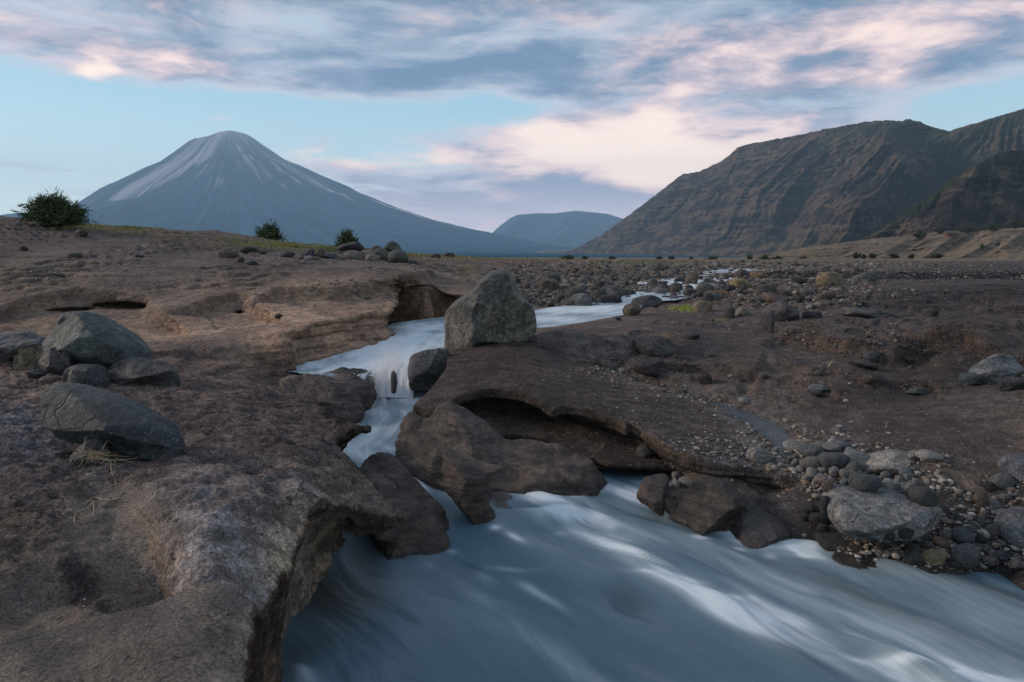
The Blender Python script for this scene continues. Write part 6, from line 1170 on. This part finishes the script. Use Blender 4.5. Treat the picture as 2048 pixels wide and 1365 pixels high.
bush(695, 461, 505, 26.0, 48, 'small upright rounded bush rising behind the black boulder', (.060, .080, .034), 60, 5000, .042, 13)
FB = 'bushes along the foot of the far hills'
for i, (px, top, base_, w_) in enumerate(((1138, 511, 520, 30), (1132, 513, 520, 40), (1170, 512, 520, 22), (1226, 514, 521, 22), (1318, 514, 521, 18), (1345, 513, 521, 22), (1383, 514.5, 524, 16), (1425, 514, 523, 38), (1500, 512, 521, 12), (1530, 512, 522, 24), (1556, 513, 522, 24), (1610, 515, 522, 24), (1713, 507, 518, 18), (1727, 511, 518, 12), (1746, 507, 519, 20), (1786, 508, 518, 34), (1824, 509, 518, 18), (1871, 507, 519, 42), (1965, 488, 500, 16), (1996, 484, 492, 8))):
    y = 170. if px > 1400 else 210.
    if base_ < 505: y = 330.
    bush(px, top-1, base_, y, w_, ['low grey-green bush at the foot of the escarpment', 'low dark bush at the foot of the sandy hill', 'tiny bush high on the sandy hill slope'][0 if px < 1450 else 1 if base_ > 505 else 2], (.060, .070, .038) if px < 1450 else (.045, .058, .028), 16, 700, .22 if px > 1000 else .1, 40+i, FB if base_ > 505 else 'bushes high on the sandy hill')
for i, (px, top, w_) in enumerate(((1880, 452, 40), (1935, 450, 46), (1985, 447, 50), (2030, 441, 40), (1840, 462, 30))):
    bush(px, top, top+16, 560, w_, 'dark tree clump on the sandy hill crest, '+('directly behind the hut', 'just past the hut', 'third along past the hut', 'farthest and tallest past the hut', 'on the near side of the hut')[i], (.030, .045, .02), 24, 1500, .5, 80+i, 'trees behind the sandy hill')
# hut
hy = 470.; hx = (1901-CX)*hy/F; hz = HC-(470-HOR)*hy/F
def boxm(name, c_, s_, mat, parent):
    me = box_mesh0(name, c_[0]-s_[0]/2, c_[0]+s_[0]/2, c_[1]-s_[1]/2, c_[1]+s_[1]/2, c_[2]-s_[2]/2, c_[2]+s_[2]/2); me.materials.append(mat); return obj(name, me, parent)
def box_mesh0(name, x0, x1, y0, y1, z0, z1):
    V = [(x, y, z) for x in (x0, x1) for y in (y0, y1) for z in (z0, z1)]; Q = [(0, 1, 3, 2), (4, 6, 7, 5), (0, 4, 5, 1), (2, 3, 7, 6), (0, 2, 6, 4), (1, 5, 7, 3)]
    me = bpy.data.meshes.new(name); me.from_pydata(V, [], Q); return me
m_wall, g = material('red_brown_wall'); g.put(g.b.inputs['Base Color'], g.mix(g.noise(g.new('ShaderNodeNewGeometry').outputs['Position'], 1., 4, .6), (.10, .04, .03), (.16, .065, .05)))
m_thatch, g = material('thatch'); g.put(g.b.inputs['Base Color'], g.mix(g.noise(g.new('ShaderNodeNewGeometry').outputs['Position'], 3., 4, .6), (.05, .035, .028), (.11, .08, .06)))
hut = bpy.data.objects.new('hut', None); COL.objects.link(hut); hut.location = (hx, hy, hz-1.2); hut['label'] = 'tiny reddish-brown hut with a pitched dark roof on the sandy hill'; hut['category'] = 'hut'
boxm('wall', (0, 0, 1.2), (6.6, 4, 2.6), m_wall, hut)
me = bpy.data.meshes.new('roof'); me.from_pydata([(-4, -2.6, 2.3), (4, -2.6, 2.3), (4, 2.6, 2.3), (-4, 2.6, 2.3), (-3.2, 0, 4.0), (3.2, 0, 4.0)], [], [(0, 1, 5, 4), (2, 3, 4, 5), (1, 2, 5), (3, 0, 4), (3, 2, 1, 0)]); me.materials.append(m_thatch); obj('roof', me, hut)
boxm('door', (.6, -2.03, .95), (1.1, .08, 1.9), m_thatch, hut)
for sx in (-3.6, 3.6): boxm('post', (sx, -2.3, 1.1), (.2, .2, 2.4), m_thatch, hut)

# grass tufts
m_grass, g = material('dry_grass'); g.put(g.b.inputs['Base Color'], g.attr('tint')[0]); g.b.inputs['Roughness'].default_value = .7
def grass(name, zones, seed, label=None):
    rg = np.random.default_rng(seed); V = []; Q = []; C_ = []
    for (px, py, sx, sy, n, hpx, col) in zones:
        for i in range(n):
            h = hit(px+rg.normal()*sx, py+rg.normal()*sy)
            if h is None or h.y > 90: continue
            hh = hpx*h.y/F*rg.uniform(.5, 1.3); bl = 5
            for j in range(bl):
                a = rg.uniform(0, 6.28); l_ = rg.uniform(.2, .9); b = np.array(h)+np.array([rg.normal()*.5*hh, rg.normal()*.5*hh, -.01]); w_ = .6*h.y/F
                tip = b+np.array([math.cos(a)*l_*hh, math.sin(a)*l_*hh, hh]); s_ = np.array([math.cos(a+1.57)*w_, math.sin(a+1.57)*w_, 0]); k_ = len(V); V += [b-s_, b+s_, tip+s_*.2, tip-s_*.2]; Q.append((k_, k_+1, k_+2, k_+3)); c_ = np.array(col)*rg.uniform(.7, 1.3); C_ += [c_]*4
    me = mesh_np(name, np.array(V), np.array(Q), m_grass, np.array(C_), smooth=False); return obj(name, me, kind='stuff')
YG_, GG_ = (.26, .24, .08), (.17, .20, .06)
grass('grass', [(180, 453, 40, 3, 420, 3.4, YG_), (250, 462, 40, 4, 300, 2.6, (.30, .25, .12)), (265, 456, 14, 1.5, 160, 3.5, GG_), (300, 457, 14, 2, 160, 3.5, YG_), (350, 475, 30, 4, 160, 2.4, (.3, .26, .14)), (480, 483, 30, 4, 240, 2.6, (.30, .27, .12)), (560, 490, 50, 4, 700, 3., YG_), (650, 498, 30, 3, 420, 3., GG_), (600, 496, 50, 5, 420, 3., (.30, .27, .12)),
    (830, 509, 30, 2, 260, 2.6, YG_), (900, 512, 50, 2, 420, 2.6, YG_), (980, 516, 50, 2, 420, 2.2, (.25, .24, .10)), (1080, 520, 60, 2, 300, 2., (.22, .21, .09)), (1260, 522, 50, 2, 200, 2., GG_), (870, 522, 30, 3, 200, 2.4, (.3, .25, .13)), (935, 540, 14, 6, 120, 3, (.27, .21, .12)), (1372, 618, 14, 3, 200, 4.5, (.32, .36, .08)), (1440, 640, 10, 2, 60, 3, (.34, .28, .12)), (1180, 535, 30, 4, 160, 2.4, (.25, .21, .1)), (1330, 526, 40, 2, 160, 2, (.22, .21, .1))], 3)
grass('dry_stalks', [(1335, 672, 14, 6, 60, 3, (.40, .22, .08)), (1660, 558, 10, 4, 90, 4, (.38, .24, .09)), (1520, 548, 9, 3, 90, 3.5, (.42, .23, .07)), (1434, 586, 8, 2, 60, 3.5, (.50, .24, .06)), (1620, 650, 16, 6, 90, 5, (.16, .11, .07)), (1690, 960, 12, 4, 40, 6, (.30, .20, .09)), (1700, 840, 90, 24, 120, 2.6, (.28, .20, .12)), (1620, 868, 30, 8, 60, 3, (.26, .17, .10))], 4)
# sticks, roots
def sticks(name, label, cat, specs, mat=m_straw, grp=None):
    """specs: list of pixel polylines on the ground with lift in px at each point and a radius in px"""
    paths = []
    for pts, rad in specs:
        h0 = hit(pts[0][0], pts[0][1]); W = []
        for (px, py, lift) in pts:
            h = hit(px, py+lift); h = h if h is not None else h0; y = h.y; W.append(((px-CX)*y/F, y-.004, HC-(py-HOR)*y/F+.004))
        W = smooth_line(W, 4); paths.append((W, rad*W[0][1]/F))
    P0 = np.array(paths[0][0][0]); me = tubes(name, [(np.array(p)-P0, r) for p, r in paths], mat, 5); return obj(name, me, label=label, cat=cat, group=grp, loc=P0)
rr = random.Random(9); sp = []
for i in range(46):
    x0, y0 = rr.uniform(160, 235), rr.uniform(905, 925); dx_ = rr.uniform(-34, 60); dy_ = rr.uniform(-12, 22)
    sp.append(([(x0, y0, rr.uniform(0, 5)), (x0+dx_*.4, y0+dy_*.2-rr.uniform(0, 8), rr.uniform(2, 9)), (x0+dx_*.8, y0+dy_*.7, 3), (x0+dx_, y0+dy_, 0)], rr.uniform(.45, .9)))
sp += [([(220, 905, 0), (222, 930, 3), (224, 945, 2), (234, 972, 0)], 1.0), ([(185, 925, 2), (184, 908, 6), (215, 912, 4), (262, 914, 3), (290, 910, 2)], 1.5), ([(188, 918, 2), (230, 922, 4), (280, 916, 2), (288, 911, 0)], 1.2), ([(205, 900, 3), (214, 885, 8), (222, 880, 10)], .9), ([(165, 905, 0), (172, 880, 6), (178, 873, 8)], .8)]
sticks('dried_roots', 'tangle of straw-coloured dried roots caught under the tilted boulder', 'roots', sp)
sticks('dead_twig', 'orange branching dead twig on the near sand', 'twig', [([(240, 997, 0), (222, 1002, 2), (205, 1000, 2), (186, 1004, 2), (170, 1000, 0)], 1.3), ([(205, 1001, 2), (190, 996, 3), (172, 1008, 1), (160, 1010, 0)], 1.0), ([(188, 1004, 1), (188, 1018, 1), (188, 1032, 0)], 1.0), ([(186, 1005, 1), (175, 1018, 1), (155, 1026, 1), (148, 1042, 0), (144, 1046, 0)], 1.1), ([(150, 1036, 0), (152, 1050, 0), (168, 1058, 0)], .9), ([(225, 1002, 0), (230, 1008, 0), (220, 1012, 0)], .8)])
sticks('straw_stalk', 'thin pale stalk with side shoots in the near hollow', 'stalk', [([(262, 1186, 0), (278, 1180, 1), (296, 1176, 0)], .9), ([(285, 1180, 0), (292, 1172, 1), (306, 1172, 0)], .7), ([(270, 1184, 0), (284, 1184, 0)], .7)])
sticks('straw_stalk', 'longer pale stalk lying beside the tilted boulder', 'stalk', [([(376, 877, 0), (398, 876, 0), (425, 874, 0)], .8)])
sticks('straw_stalk', 'second pale stalk lying just below the longer one', 'stalk', [([(380, 894, 0), (398, 893, 0), (416, 888, 0)], .8)])
sticks('straw_stalk', 'pale stalk lying in a pinkish hollow of the near bank', 'stalk', [([(440, 940, 0), (470, 939, 0), (492, 934, 0)], 1.0), ([(442, 938, 0), (456, 942, 0), (470, 946, 0)], .8)])
sticks('broken_stick', 'short pale stick standing upright in the far sand', 'stick', [([(1657, 734, 0), (1661, 727, 6), (1667, 719, 14)], 1.8)])
sticks('broken_stick', 'thin white reed sticking up beside the damp sand', 'stick', [([(1772, 855, 0), (1773, 848, 8), (1773, 843, 13)], 1.2)])
sticks('broken_stick', 'short reed leaning over the brook', 'stick', [([(1552, 809, 0), (1549, 803, 6), (1546, 798, 10)], 1.2)])
sticks('thin_branch', 'long thin branch lying flat on the far sand', 'branch', [([(1770, 718, 0), (1820, 722, 0), (1870, 726, 0)], 1.0)], m_twig)
sticks('reed', 'pale reed wedged between stones at the water edge', 'reed', [([(1796, 1115, 0), (1815, 1108, 1), (1832, 1100, 1)], .9), ([(1800, 1095, 0), (1818, 1094, 1)], .8)])
sticks('reed', 'curved pale reed at the frame edge beside the bluish boulder', 'reed', [([(2020, 957, 0), (2030, 966, 2), (2048, 974, 0)], 1.2)])
tick('plants')
# haze
def box_mesh(name, x0, x1, y0, y1, z0, z1):
    V = [(x, y, z) for x in (x0, x1) for y in (y0, y1) for z in (z0, z1)]
    Q = [(0, 1, 3, 2), (4, 6, 7, 5), (0, 4, 5, 1), (2, 3, 7, 6), (0, 2, 6, 4), (1, 5, 7, 3)]
    me = bpy.data.meshes.new(name); me.from_pydata(V, [], Q); return me
hm = bpy.data.materials.new('haze'); hm.use_nodes = True; nt = hm.node_tree; nt.nodes.clear()
pv = nt.nodes.new('ShaderNodeVolumePrincipled'); ho = nt.nodes.new('ShaderNodeOutputMaterial'); nt.links.new(pv.outputs[0], ho.inputs['Volume'])
pv.inputs['Color'].default_value = (.52, .76, 1, 1); pv.inputs['Density'].default_value = 5.4e-5
pv.inputs['Anisotropy'].default_value = .1
me = box_mesh('haze', -19000, 19000, -2500, 17600, -2.2, 2420); me.materials.append(hm)
obj('haze', me, kind='stuff')
tick('haze')
